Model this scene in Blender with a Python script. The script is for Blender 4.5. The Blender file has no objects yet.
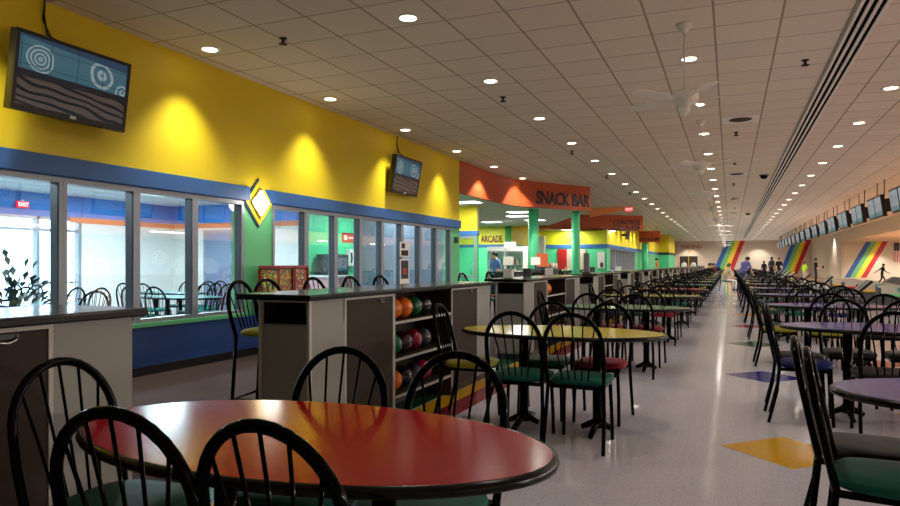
import bpy, bmesh, math, random
from mathutils import Vector, Matrix
random.seed(7)
PI = math.pi
SC = bpy.context.scene
COL = SC.collection

# ------------------------------------------------------------------ camera
CAM_H = 1.27
cam = bpy.data.cameras.new('camera'); cam_o = bpy.data.objects.new('camera', cam); COL.objects.link(cam_o)
cam_o.location = (0, 0, CAM_H)
cam_o.rotation_euler = (PI / 2, 0, math.radians(22.74))
cam.sensor_width = 36; cam.lens = 668 / 900 * 36
cam.shift_y = 11 / 900
cam.clip_start = .05; cam.clip_end = 400
SC.camera = cam_o

# ------------------------------------------------------------------ world, exposure, light strengths
world = bpy.data.worlds.new('daylight'); SC.world = world; world.use_nodes = True
bg = world.node_tree.nodes['Background']
bg.inputs[0].default_value = (.62, .84, 1.0, 1); bg.inputs[1].default_value = 9.0
SC.view_settings.view_transform = 'Standard'; SC.view_settings.look = 'None'
SC.view_settings.gamma = 1; SC.view_settings.use_curve_mapping = False
SC.view_settings.exposure = 0.12
SC.cycles.use_denoising = True
SC.cycles.max_bounces = 8; SC.cycles.diffuse_bounces = 4; SC.cycles.glossy_bounces = 4
SC.cycles.transparent_max_bounces = 12
SC.cycles.sample_clamp_indirect = 3; SC.cycles.sample_clamp_direct = 14
W_DOWN = 46      # recessed downlights
W_WALL = 200      # wall washing row
WARM = (1.0, .93, .83)
W_LANE_FILL = 2200    # added lane strips, boosted so their bounce brightens the hall ceiling
W_FAR = 125      # downlights in the far half
W_END = 420      # end wall washers
CEIL = 3.83

# ------------------------------------------------------------------ materials
def lin(c): return tuple(((v / 255) / 12.92 if v / 255 <= .04045 else ((v / 255 + .055) / 1.055) ** 2.4) for v in c)
MATS = {}
def mat(name, rgb, rough=.5, metal=0, coat=0, emit=0, spec=.5, noise=0, nscale=40, emit_rgb=None):
    if name in MATS: return MATS[name]
    m = bpy.data.materials.new(name); m.use_nodes = True
    nt = m.node_tree; b = nt.nodes['Principled BSDF']
    c = lin(rgb) + (1,)
    b.inputs['Base Color'].default_value = c
    b.inputs['Roughness'].default_value = rough; b.inputs['Metallic'].default_value = metal
    b.inputs['Coat Weight'].default_value = coat; b.inputs['Coat Roughness'].default_value = .08
    b.inputs['Specular IOR Level'].default_value = spec
    if emit:
        b.inputs['Emission Color'].default_value = (lin(emit_rgb) + (1,)) if emit_rgb else c
        b.inputs['Emission Strength'].default_value = emit
    if noise:
        t = nt.nodes.new('ShaderNodeTexNoise'); t.inputs['Scale'].default_value = nscale; t.inputs['Detail'].default_value = 3
        g = nt.nodes.new('ShaderNodeNewGeometry'); nt.links.new(g.outputs['Position'], t.inputs['Vector'])
        mx = nt.nodes.new('ShaderNodeMix'); mx.data_type = 'RGBA'
        mx.inputs[6].default_value = tuple(v * (1 - noise) for v in c[:3]) + (1,)
        mx.inputs[7].default_value = tuple(min(1, v * (1 + noise)) for v in c[:3]) + (1,)
        nt.links.new(t.outputs['Fac'], mx.inputs[0]); nt.links.new(mx.outputs[2], b.inputs['Base Color'])
    MATS[name] = m
    return m

class NT:
    """small node-graph helper"""
    def __init__(s, m): s.nt = m.node_tree; s.b = s.nt.nodes['Principled BSDF']
    def n(s, kind, **kw):
        x = s.nt.nodes.new(kind)
        for k, v in kw.items(): setattr(x, k, v)
        return x
    def set(s, sock, v):
        if hasattr(v, 'is_output') or isinstance(v, bpy.types.NodeSocket): s.nt.links.new(v, sock)
        else: sock.default_value = v
    def math(s, op, a, b=0, c=None):
        x = s.n('ShaderNodeMath', operation=op); s.set(x.inputs[0], a); s.set(x.inputs[1], b)
        if c is not None: s.set(x.inputs[2], c)
        return x.outputs[0]
    def mix(s, f, a, b):
        x = s.n('ShaderNodeMix', data_type='RGBA'); s.set(x.inputs[0], f); s.set(x.inputs[6], a); s.set(x.inputs[7], b)
        return x.outputs[2]
    def pos(s):
        g = s.n('ShaderNodeNewGeometry'); q = s.n('ShaderNodeSeparateXYZ'); s.nt.links.new(g.outputs['Position'], q.inputs[0])
        return g.outputs['Position'], q.outputs
    def gen(s):
        g = s.n('ShaderNodeTexCoord'); q = s.n('ShaderNodeSeparateXYZ'); s.nt.links.new(g.outputs['Generated'], q.inputs[0])
        return g.outputs['Generated'], q.outputs
    def grid(s, axis, size, off, width):
        """1 on the seam, 0 elsewhere"""
        f = s.math('FRACT', s.math('DIVIDE', s.math('SUBTRACT', axis, off), size))
        d = s.math('MINIMUM', f, s.math('SUBTRACT', 1.0, f))
        return s.math('LESS_THAN', d, width / 2 / size)

def L4(c): return lin(c) + (1,)

def tile_ceiling(name, size, ox, oy, tile, bar, w=.024):
    m = mat(name, tile, .9, spec=.1); g = NT(m); p, q = g.pos()
    s = g.math('MAXIMUM', g.grid(q[0], size, ox, w), g.grid(q[1], size, oy, w * .75))
    t = g.n('ShaderNodeTexNoise'); t.inputs['Scale'].default_value = 90; g.nt.links.new(p, t.inputs['Vector'])
    c1 = g.mix(t.outputs['Fac'], L4([v * .93 for v in tile]), L4([min(255, v * 1.05) for v in tile]))
    cell = g.n('ShaderNodeTexWhiteNoise', noise_dimensions='2D')
    cx = g.n('ShaderNodeCombineXYZ')
    g.set(cx.inputs[0], g.math('FLOOR', g.math('DIVIDE', g.math('SUBTRACT', q[0], ox), size)))
    g.set(cx.inputs[1], g.math('FLOOR', g.math('DIVIDE', g.math('SUBTRACT', q[1], oy), size)))
    g.nt.links.new(cx.outputs[0], cell.inputs['Vector'])
    c2 = g.mix(g.math('MULTIPLY', cell.outputs['Value'], .22), c1, L4([v * .86 for v in tile]))
    g.set(g.b.inputs['Base Color'], g.mix(s, c2, L4(bar)))
    bp = g.n('ShaderNodeBump'); bp.inputs['Strength'].default_value = .6; bp.inputs['Distance'].default_value = .012
    g.set(bp.inputs['Height'], g.math('MULTIPLY', s, -1.0)); g.set(g.b.inputs['Normal'], bp.outputs[0])
    return m

def speckle_floor():
    m = mat('vinyl_tile', (190, 184, 188), .16, spec=.2); g = NT(m); p, q = g.pos()
    t = g.n('ShaderNodeTexNoise'); t.inputs['Scale'].default_value = 55; t.inputs['Detail'].default_value = 5; g.nt.links.new(p, t.inputs['Vector'])
    r = g.n('ShaderNodeValToRGB'); r.color_ramp.elements[0].position = .36; r.color_ramp.elements[0].color = L4((186, 182, 190))
    r.color_ramp.elements[1].position = .50; r.color_ramp.elements[1].color = L4((202, 198, 207)); g.nt.links.new(t.outputs['Fac'], r.inputs[0])
    v = g.n('ShaderNodeTexVoronoi'); v.inputs['Scale'].default_value = 60; g.nt.links.new(p, v.inputs['Vector'])
    dot = g.math('LESS_THAN', v.outputs['Distance'], .20)
    c = g.mix(g.math('MULTIPLY', dot, .55), r.outputs[0], L4((140, 132, 136)))
    s = g.math('MAXIMUM', g.grid(q[0], .325, .04, .004), g.grid(q[1], .325, .0, .004))
    g.set(g.b.inputs['Base Color'], g.mix(g.math('MULTIPLY', s, .18), c, L4((130, 122, 118))))
    n2 = g.n('ShaderNodeTexNoise'); n2.inputs['Scale'].default_value = 1.6; n2.inputs['Detail'].default_value = 4; g.nt.links.new(p, n2.inputs['Vector'])
    g.set(g.b.inputs['Roughness'], g.math('MULTIPLY_ADD', n2.outputs['Fac'], .10, .05))
    bp = g.n('ShaderNodeBump'); bp.inputs['Strength'].default_value = .05; bp.inputs['Distance'].default_value = .02
    n3 = g.n('ShaderNodeTexNoise'); n3.inputs['Scale'].default_value = 5; g.nt.links.new(p, n3.inputs['Vector'])
    g.set(bp.inputs['Height'], n3.outputs['Fac']); g.set(g.b.inputs['Normal'], bp.outputs[0])
    return m

def inlay(name, rgb):
    m = mat(name, rgb, .18, spec=.55); g = NT(m); p, q = g.pos()
    t = g.n('ShaderNodeTexNoise'); t.inputs['Scale'].default_value = 60; t.inputs['Detail'].default_value = 4; g.nt.links.new(p, t.inputs['Vector'])
    g.set(g.b.inputs['Base Color'], g.mix(t.outputs['Fac'], L4([v * .8 for v in rgb]), L4([min(255, v * 1.12) for v in rgb])))
    return m

def wood(name, rgb, size, axis=1, rough=.22):
    m = mat(name, rgb, rough); g = NT(m); p, q = g.pos()
    s = g.grid(q[axis], size, 0, .006)
    w = g.n('ShaderNodeTexNoise'); w.inputs['Scale'].default_value = 3; w.inputs['Detail'].default_value = 6
    mp = g.n('ShaderNodeMapping'); mp.inputs['Scale'].default_value = (1, 9, 1) if axis else (9, 1, 1); g.nt.links.new(p, mp.inputs['Vector']); g.nt.links.new(mp.outputs[0], w.inputs['Vector'])
    c = g.mix(w.outputs['Fac'], L4([v * .78 for v in rgb]), L4([min(255, v * 1.15) for v in rgb]))
    g.set(g.b.inputs['Base Color'], g.mix(s, c, L4([v * .45 for v in rgb])))
    return m

def glass_mat():
    m = bpy.data.materials.new('window_glass'); m.use_nodes = True; nt = m.node_tree; nt.nodes.clear()
    o = nt.nodes.new('ShaderNodeOutputMaterial'); t = nt.nodes.new('ShaderNodeBsdfTransparent'); t.inputs[0].default_value = (.93, .97, .98, 1)
    gl = nt.nodes.new('ShaderNodeBsdfGlossy'); gl.inputs['Roughness'].default_value = .005
    f = nt.nodes.new('ShaderNodeFresnel'); gm = nt.nodes.new('ShaderNodeNewGeometry'); ma = nt.nodes.new('ShaderNodeMath'); ma.operation = 'MULTIPLY_ADD'
    ma.inputs[1].default_value = 1 / 2.2 - 2.2; ma.inputs[2].default_value = 2.2; nt.links.new(gm.outputs['Backfacing'], ma.inputs[0]); nt.links.new(ma.outputs[0], f.inputs['IOR'])
    mx = nt.nodes.new('ShaderNodeMixShader'); nt.links.new(f.outputs[0], mx.inputs[0]); nt.links.new(t.outputs[0], mx.inputs[1]); nt.links.new(gl.outputs[0], mx.inputs[2])
    nt.links.new(mx.outputs[0], o.inputs[0]); return m

def swirl_mat(name, base, line, scale=1.0, emit=0, rough=.5):
    """teal mural with pale concentric swirls, laid out in the wall's own y / z"""
    m = mat(name, base, rough); g = NT(m); p, q = g.pos()
    mask = None
    for (fy, z0, r0, n) in ((0.9, 1.0, .75, 8), (4.0, 1.7, .55, 3), (6.2, .9, .9, 9)):
        per = 7.4
        dy = g.math('SUBTRACT', g.math('MULTIPLY', g.math('FRACT', g.math('DIVIDE', g.math('SUBTRACT', q[1], fy - per / 2), per)), per), per / 2)
        dz = g.math('SUBTRACT', q[2], z0)
        nz = g.n('ShaderNodeTexNoise'); nz.inputs['Scale'].default_value = 1.3; g.nt.links.new(p, nz.inputs['Vector'])
        d = g.math('ADD', g.math('SQRT', g.math('ADD', g.math('MULTIPLY', g.math('MULTIPLY', dy, dy), .45), g.math('MULTIPLY', dz, dz))), g.math('MULTIPLY', nz.outputs['Fac'], .35))
        inside = g.math('LESS_THAN', d, r0 + .17)
        ring = g.math('GREATER_THAN', g.math('SINE', g.math('MULTIPLY', d, 2 * PI * n / r0)), .25)
        k = g.math('MULTIPLY', inside, ring)
        mask = k if mask is None else g.math('MAXIMUM', mask, k)
    c = g.mix(mask, L4(base), L4(line)); g.set(g.b.inputs['Base Color'], c)
    if emit:
        g.set(g.b.inputs['Emission Color'], c); g.b.inputs['Emission Strength'].default_value = emit
    return m

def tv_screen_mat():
    """painted reflection on the screen: teal mural with white rings over rippled brown lanes"""
    m = mat('tv_reflection', (20, 22, 26), .12, spec=.5); g = NT(m); p, q = g.gen(); y, z = q[1], q[2]
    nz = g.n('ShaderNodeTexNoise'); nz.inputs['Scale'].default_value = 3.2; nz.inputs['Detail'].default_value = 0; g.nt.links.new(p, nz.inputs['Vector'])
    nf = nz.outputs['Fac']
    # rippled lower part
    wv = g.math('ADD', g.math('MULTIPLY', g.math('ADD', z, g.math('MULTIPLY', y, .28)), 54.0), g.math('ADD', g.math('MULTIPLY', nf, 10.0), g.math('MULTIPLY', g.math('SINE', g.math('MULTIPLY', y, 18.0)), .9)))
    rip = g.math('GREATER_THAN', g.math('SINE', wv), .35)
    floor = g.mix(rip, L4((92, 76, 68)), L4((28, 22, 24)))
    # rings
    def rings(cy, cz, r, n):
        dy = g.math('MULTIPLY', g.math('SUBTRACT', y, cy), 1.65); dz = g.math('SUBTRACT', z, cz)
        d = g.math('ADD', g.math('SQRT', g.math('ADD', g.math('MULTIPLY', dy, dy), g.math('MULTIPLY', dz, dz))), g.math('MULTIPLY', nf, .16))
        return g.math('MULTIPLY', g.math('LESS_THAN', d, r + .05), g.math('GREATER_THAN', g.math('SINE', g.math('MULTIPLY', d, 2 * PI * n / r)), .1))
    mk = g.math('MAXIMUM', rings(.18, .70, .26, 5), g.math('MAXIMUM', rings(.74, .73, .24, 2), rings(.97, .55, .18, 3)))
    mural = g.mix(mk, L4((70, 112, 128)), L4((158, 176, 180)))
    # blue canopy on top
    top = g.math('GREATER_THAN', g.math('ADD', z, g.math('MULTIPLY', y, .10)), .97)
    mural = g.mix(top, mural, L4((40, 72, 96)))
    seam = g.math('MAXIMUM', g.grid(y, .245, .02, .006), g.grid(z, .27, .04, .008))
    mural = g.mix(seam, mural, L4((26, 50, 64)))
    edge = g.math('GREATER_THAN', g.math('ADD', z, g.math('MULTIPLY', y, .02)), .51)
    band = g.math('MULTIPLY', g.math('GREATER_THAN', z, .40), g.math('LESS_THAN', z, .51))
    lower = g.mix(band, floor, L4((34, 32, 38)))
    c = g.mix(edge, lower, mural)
    g.set(g.b.inputs['Emission Color'], c); g.b.inputs['Emission Strength'].default_value = .55  # glow stands in for the screen's reflection of the lanes and mural
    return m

def lane_screen_mat():
    m = mat('lane_picture', (30, 34, 40), .15); g = NT(m); p, q = g.gen(); y, z = q[1], q[2]
    dy = g.math('SUBTRACT', g.math('FRACT', g.math('MULTIPLY', y, 1.0)), .72); dz = g.math('MULTIPLY', g.math('SUBTRACT', z, .62), .62)
    d = g.math('SQRT', g.math('ADD', g.math('MULTIPLY', dy, dy), g.math('MULTIPLY', dz, dz)))
    ring = g.math('MULTIPLY', g.math('LESS_THAN', d, .12), g.math('GREATER_THAN', d, .075))
    c = g.mix(g.math('LESS_THAN', z, .22), L4((188, 206, 222)), L4((70, 150, 178)))
    c = g.mix(ring, c, L4((60, 84, 104)))
    bars = g.math('MULTIPLY', g.math('MULTIPLY', g.math('GREATER_THAN', z, .55), g.math('LESS_THAN', z, .68)), g.math('MULTIPLY', g.math('GREATER_THAN', y, .12), g.math('LESS_THAN', y, .5)))
    c = g.mix(g.math('MULTIPLY', bars, .35), c, L4((90, 110, 130)))
    g.set(g.b.inputs['Emission Color'], c); g.b.inputs['Emission Strength'].default_value = .34
    return m

def candy_mat(name, cols):
    m = mat(name, (120, 60, 50), .35); g = NT(m); p, q = g.pos()
    v = g.n('ShaderNodeTexVoronoi'); v.inputs['Scale'].default_value = 42; g.nt.links.new(p, v.inputs['Vector'])
    r = g.n('ShaderNodeValToRGB'); r.color_ramp.interpolation = 'CONSTANT'
    sp = g.n('ShaderNodeSeparateColor'); g.nt.links.new(v.outputs['Color'], sp.inputs[0]); g.nt.links.new(sp.outputs[0], r.inputs[0])
    e = r.color_ramp.elements
    e[0].color = L4(cols[0]); e[1].position = .8; e[1].color = L4(cols[-1])
    for i, c in enumerate(cols[1:-1]):
        x = e.new(.2 + .2 * i); x.color = L4(c)
    g.set(g.b.inputs['Base Color'], r.outputs[0]); return m

M = lambda n: MATS[n]
mat('black_enamel', (5, 5, 6), .10, spec=.07); mat('black_matte', (16, 15, 16), .45); mat('black_plastic', (14, 14, 16), .28)
mat('dark_edge', (8, 8, 9), .2, spec=.3)
for n, c in (('teal', (22, 92, 80)), ('olive', (158, 150, 48)), ('crimson', (128, 20, 36)), ('navy', (26, 36, 92)), ('dark green', (24, 58, 46)), ('brown', (44, 36, 34))):
    mat('vinyl_' + n, c, .55, spec=.14, noise=.12, nscale=25)
for n, c in (('red', (188, 8, 34)), ('yellow', (204, 190, 66)), ('green', (96, 150, 122)), ('purple', (54, 56, 158)), ('lime', (178, 184, 88)), ('grey', (150, 150, 142)), ('teal', (92, 142, 138))):
    mat('laminate_' + n, c, .15, spec=.14, noise=.05, nscale=60)
mat('yellow_paint', (232, 206, 30), .55, noise=.04, nscale=2); mat('blue_paint', (50, 100, 162), .5); mat('deep_blue_paint', (28, 74, 146), .5, noise=.08, nscale=8)
mat('green_paint', (96, 188, 130), .5); mat('bright_green_paint', (84, 208, 150), .5); mat('dark_green_paint', (14, 130, 44), .5); mat('lemon_paint', (214, 214, 40), .5)
mat('orange_paint', (190, 82, 38), .5, noise=.04, nscale=3); mat('lit_orange_paint', (238, 150, 84), .5)
mat('beige_paint', (198, 184, 164), .6); mat('white_paint', (226, 222, 214), .6); mat('cream_paint', (210, 196, 172), .7); mat('grey_blue_paint', (112, 122, 146), .6); mat('sky_blue_paint', (64, 128, 206), .55)
mat('aluminium', (142, 146, 154), .38, metal=.35); mat('shaded_aluminium', (62, 64, 70), .4, metal=.3); mat('chrome', (200, 200, 204), .16, metal=1)
mat('greige_laminate', (132, 129, 122), .5, noise=.03, nscale=30); mat('brown_laminate', (54, 44, 36), .6, spec=.15, noise=.08, nscale=25); mat('dark_interior', (40, 34, 31), .6); mat('edge_strip', (172, 166, 158), .45)
mat('counter_laminate', (58, 66, 64), .14, spec=.6, noise=.15, nscale=80)
mat('white_plastic', (232, 230, 224), .4); mat('off_white_metal', (236, 232, 224), .35); mat('grey_plastic', (120, 120, 122), .45); mat('dark_grey', (52, 54, 58), .5)
mat('lamp_glow', (255, 240, 215), .5, emit=9, emit_rgb=(255, 236, 205)); mat('panel_glow', (255, 255, 250), .5, emit=5, emit_rgb=(240, 255, 246)); mat('sconce_glow', (255, 236, 200), .4, emit=7, emit_rgb=(255, 226, 180))
mat('exit_red', (226, 24, 44), .4, emit=1.4); mat('letter_navy', (24, 20, 40), .5); mat('letter_red', (170, 60, 40), .5); mat('letter_maroon', (120, 38, 24), .5); mat('letter_black', (22, 20, 24), .5); mat('letter_white', (240, 236, 232), .5, emit=.6)
mat('carpet', (74, 62, 60), .95, spec=.1, noise=.45, nscale=45); mat('room_carpet', (120, 130, 140), .9, noise=.2, nscale=30)
mat('mustard', (200, 166, 50), .5); mat('signal_red', (176, 26, 30), .4); mat('red_metal', (140, 22, 24), .3); mat('pink_panel', (206, 160, 158), .6)
mat('leaf', (36, 62, 48), .5, noise=.3, nscale=20); mat('clay', (110, 70, 56), .7)
mat('settee_shell', (160, 152, 140), .4); mat('slot_black', (3, 3, 3), .9, spec=.05); mat('shade_orange', (224, 120, 72), .5)
tile_ceiling('ceiling_tiles', .65, -.155, -.05, (236, 226, 210), (172, 160, 142))
tile_ceiling('room_tiles', .65, -.1, .1, (225, 228, 228), (190, 194, 196)); tile_ceiling('soffit_tiles', .65, 0, 0, (222, 224, 214), (190, 192, 182))
speckle_floor()
for n, c in (('yellow', (222, 168, 16)), ('blue', (36, 40, 134)), ('green', (40, 92, 66)), ('red', (150, 28, 44))): inlay('inlay_' + n, c)
wood('approach_wood', (176, 128, 78), .22); wood('lane_wood', (128, 88, 60), .16)
MATS['window_glass'] = glass_mat()
swirl_mat('masking_mural', (62, 118, 132), (176, 196, 198))
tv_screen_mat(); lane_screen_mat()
candy_mat('candy_green', ((70, 120, 50), (190, 60, 40), (220, 190, 60), (120, 150, 70), (150, 40, 30))); candy_mat('candy_red', ((160, 30, 30), (90, 100, 50), (200, 120, 60), (130, 20, 24), (210, 190, 150)))
for i, (n, c) in enumerate((('orange', (232, 116, 20)), ('forest', (24, 84, 48)), ('charcoal', (26, 30, 32)), ('emerald', (16, 120, 76)), ('plum', (74, 40, 52)), ('rose', (150, 24, 56)), ('slate', (44, 48, 58)), ('ink', (24, 26, 48)))):
    mat('ball_' + n, c, .12, coat=.5, noise=.28, nscale=22)

# ------------------------------------------------------------------ mesh building
class MB:
    def __init__(s): s.bm = bmesh.new(); s.slots = []
    def mi(s, m):
        if m not in s.slots: s.slots.append(m)
        return s.slots.index(m)
    def face(s, vs, k, smooth=False):
        try: f = s.bm.faces.new(vs)
        except ValueError: return None
        f.material_index = k; f.smooth = smooth; return f
    def box(s, x0, x1, y0, y1, z0, z1, m, bev=0, mx=None):
        k = s.mi(m)
        vs = [s.bm.verts.new((x, y, z)) for x in (x0, x1) for y in (y0, y1) for z in (z0, z1)]
        fs = [s.face([vs[i] for i in q], k) for q in ((0, 1, 3, 2), (4, 6, 7, 5), (0, 4, 5, 1), (2, 3, 7, 6), (0, 2, 6, 4), (1, 5, 7, 3))]
        geom = vs
        if bev:
            es = list({e for f in fs for e in f.edges})
            r = bmesh.ops.bevel(s.bm, geom=es, offset=bev, segments=2, profile=.6, affect='EDGES', clamp_overlap=True)
            for f in r['faces']: f.material_index = k
            geom = list({v for f in r['faces'] for v in f.verts} | {v for v in vs if v.is_valid})
        if mx is not None: bmesh.ops.transform(s.bm, matrix=mx, verts=[v for v in geom if v.is_valid])
        return s
    def ring_tube(s, pts, r, m, seg=8, closed=False, caps=True):
        k = s.mi(m); pts = [Vector(p) for p in pts]; n = len(pts)
        rs = r if isinstance(r, (list, tuple)) else [r] * n
        rings = []; up = None
        for i, p in enumerate(pts):
            a = pts[(i - 1) % n] if (closed or i > 0) else p
            b = pts[(i + 1) % n] if (closed or i < n - 1) else p
            t = (b - a).normalized()
            if up is None:
                up = Vector((0, 0, 1)) if abs(t.z) < .9 else Vector((1, 0, 0))
            up = (up - t * up.dot(t)).normalized(); sd = t.cross(up)
            rings.append([s.bm.verts.new(p + (up * math.cos(2 * PI * j / seg) + sd * math.sin(2 * PI * j / seg)) * rs[i]) for j in range(seg)])
        for i in range(n if closed else n - 1):
            A, B = rings[i], rings[(i + 1) % n]
            for j in range(seg): s.face([A[j], A[(j + 1) % seg], B[(j + 1) % seg], B[j]], k, True)
        if caps and not closed:
            s.face(rings[0][::-1], k); s.face(rings[-1], k)
        return s
    def lathe(s, prof, m, seg=20, cx=0, cy=0, sx=1, sy=1, cap0=True, cap1=True, smooth=True, fn=None):
        """prof: (radius, z) going up; fn(angle) -> unit outline point"""
        k = s.mi(m); rings = []
        for r, z in prof:
            row = []
            for j in range(seg):
                t = 2 * PI * j / seg
                ux, uy = fn(t) if fn else (math.cos(t), math.sin(t))
                row.append(s.bm.verts.new((cx + r * ux * sx, cy + r * uy * sy, z)))
            rings.append(row)
        for i in range(len(rings) - 1):
            A, B = rings[i], rings[i + 1]
            for j in range(seg): s.face([A[j], A[(j + 1) % seg], B[(j + 1) % seg], B[j]], k, smooth)
        if cap0: s.face(rings[0][::-1], k)
        if cap1: s.face(rings[-1], k)
        return s
    def prism(s, pts, d, m, smooth=False):
        """extrude the 3-D outline pts by vector d"""
        k = s.mi(m); d = Vector(d)
        A = [s.bm.verts.new(p) for p in pts]; B = [s.bm.verts.new(Vector(p) + d) for p in pts]; n = len(pts)
        s.face(A[::-1], k); s.face(B, k)
        for i in range(n): s.face([A[i], A[(i + 1) % n], B[(i + 1) % n], B[i]], k, smooth)
        return s
    def ball(s, c, r, m, seg=20, rings=12, sq=(1, 1, 1)):
        k = s.mi(m)
        rr = bmesh.ops.create_uvsphere(s.bm, u_segments=seg, v_segments=rings, radius=r)
        for v in rr['verts']:
            v.co = Vector((v.co.x * sq[0], v.co.y * sq[1], v.co.z * sq[2])) + Vector(c)
        for f in {f for v in rr['verts'] for f in v.link_faces}: f.material_index = k; f.smooth = True
        return s
    def mesh(s, name):
        bmesh.ops.recalc_face_normals(s.bm, faces=s.bm.faces)
        me = bpy.data.meshes.new(name); s.bm.to_mesh(me); s.bm.free()
        for m in s.slots: me.materials.append(M(m))
        return me
    def build(s, name, parent=None, loc=(0, 0, 0), rz=0):
        return link(name, s.mesh(name), parent, loc, rz)

def link(name, me, parent=None, loc=(0, 0, 0), rz=0):
    o = bpy.data.objects.new(name, me); COL.objects.link(o); o.parent = parent
    o.location = loc
    if rz: o.rotation_euler = (0, 0, rz)
    return o
def tag(o, label=None, cat=None, group=None, kind=None):
    if label: o['label'] = label
    if cat: o['category'] = cat
    if group: o['group'] = group
    if kind: o['kind'] = kind
    return o
def empty(name, loc, rz=0, label=None, cat=None, group=None):
    o = bpy.data.objects.new(name, None); COL.objects.link(o); o.location = loc; o.rotation_euler = (0, 0, rz); o.empty_display_size = .1
    return tag(o, label, cat, group)
KIDS = {}
def copy_tree(o, kids):
    """a copy of thing o with copies of its parts; kids = list of (child, [sub children])"""
    c = o.copy(); COL.objects.link(c)
    for ch, sub in kids:
        d = ch.copy(); COL.objects.link(d); d.parent = c
        for g in sub:
            e = g.copy(); COL.objects.link(e); e.parent = d
    return c
def struct(o): o['kind'] = 'structure'; return o
def text(body, size, m, loc, normal, parent=None, name='lettering', depth=.006, shear=0.0, align='CENTER', sx=1.0, bold=.0):
    cu = bpy.data.curves.new(name, 'FONT'); cu.body = body; cu.size = size; cu.extrude = depth; cu.align_x = align; cu.align_y = 'CENTER'; cu.shear = shear; cu.offset = bold; cu.resolution_u = 3
    t = bpy.data.objects.new(name, cu); COL.objects.link(t)
    dg = bpy.context.evaluated_depsgraph_get(); me = bpy.data.meshes.new_from_object(t.evaluated_get(dg))
    bpy.data.objects.remove(t); bpy.data.curves.remove(cu)
    n = Vector(normal).normalized(); X = Vector((0, 0, 1)).cross(n)
    R = Matrix((X * sx, Vector((0, 0, 1)), n)).transposed().to_4x4(); R.translation = Vector(loc)
    me.transform(R); me.materials.clear(); me.materials.append(M(m))
    return link(name, me, parent)
ORD = ['first', 'second', 'third', 'fourth', 'fifth', 'sixth', 'seventh', 'eighth', 'ninth', 'tenth', 'eleventh', 'twelfth', 'thirteenth', 'fourteenth', 'fifteenth', 'sixteenth', 'seventeenth', 'eighteenth', 'nineteenth', 'twentieth',
       'twenty-first', 'twenty-second', 'twenty-third', 'twenty-fourth', 'twenty-fifth', 'twenty-sixth', 'twenty-seventh', 'twenty-eighth', 'twenty-ninth', 'thirtieth', 'thirty-first', 'thirty-second', 'thirty-third', 'thirty-fourth']

# ================================================================== STRUCTURE
WX = -6.16                       # face of the long left wall
YB, YE = -3.6, 80.0              # back and end of the hall
# floors
struct(MB().box(-2.9, 5.6, YB, YE, -.1, 0, 'vinyl_tile').build('floor'))
struct(MB().box(WX - .2, -2.9, YB, 16.2, -.1, 0, 'carpet').box(-13.2, -2.9, 16.2, YE, -.1, 0, 'carpet').build('floor_carpet'))
struct(MB().box(5.6, 9.6, YB, YE, -.1, 0, 'approach_wood').build('floor_approach'))
struct(MB().box(9.6, 22.6, YB, 60, -.1, 0, 'lane_wood').build('floor_lanes'))
struct(MB().box(-13.2, WX - .2, .5, 16.2, -.1, 0, 'room_carpet').build('floor_party_room'))
struct(MB().box(-30, -13.2, -4, 24, -.12, -.02, 'white_paint').build('ground_outside'))
# stripes and diamonds laid into the floor
for i, (n, a, b) in enumerate((('green', -2.80, -2.56), ('yellow', -2.54, -2.34), ('red', -2.34, -2.12))):
    struct(MB().box(a, b, YB, YE - .1, -.01, .0015, 'inlay_' + n).build('floor_stripe_%s' % n))
for i in range(22):
    cy = 5.05 + 3.28 * i
    c = ('yellow', 'blue', 'green', 'red')[i % 4]
    struct(MB().prism([(.36 - .42, cy, -.005), (.36, cy - .42, -.005), (.36 + .42, cy, -.005), (.36, cy + .42, -.005)], (0, 0, .0065), 'inlay_' + c).build('floor_diamond_%d' % (i + 1)))
    if i < 6:
        c2 = ('yellow', 'red', 'yellow', 'green')[i % 4]
        struct(MB().prism([(1.30, cy + 1.64, -.005), (1.72, cy + 1.22, -.005), (2.14, cy + 1.64, -.005), (1.72, cy + 2.06, -.005)], (0, 0, .0065), 'inlay_' + c2).build('floor_diamond_%d' % (i + 31)))
# ceilings
struct(MB().box(-13.2, 8.2, YB, YE, CEIL, CEIL + .15, 'ceiling_tiles').build('ceiling'))
struct(MB().box(8.0, 8.2, YB, 60, 3.0, CEIL, 'cream_paint').box(8.2, 23, YB, 60, 3.0, 3.15, 'cream_paint').build('ceiling_soffit'))
struct(MB().box(-13.2, WX - .12, .5, 15.3, 2.72, 2.82, 'room_tiles').build('ceiling_party_room'))
# outer walls
struct(MB().box(-13.2, 23, YB - .2, YB, 0, CEIL, 'beige_paint').build('wall_back'))
struct(MB().box(-13.2, 8.2, YE, YE + .2, 0, CEIL, 'beige_paint').build('wall_end'))
struct(MB().box(8.0, 8.2, 60, YE, 0, CEIL, 'beige_paint').box(8.2, 23, 60, 60.2, 0, 3.0, 'cream_paint').build('wall_lanes_end'))
# masking units over the pins at the far side of the lanes
struct(MB().box(22.6, 23, YB, 60, .55, 3.0, 'masking_mural').box(22.9, 23, YB, 60, 0, .55, 'dark_grey').build('wall_right'))

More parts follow.
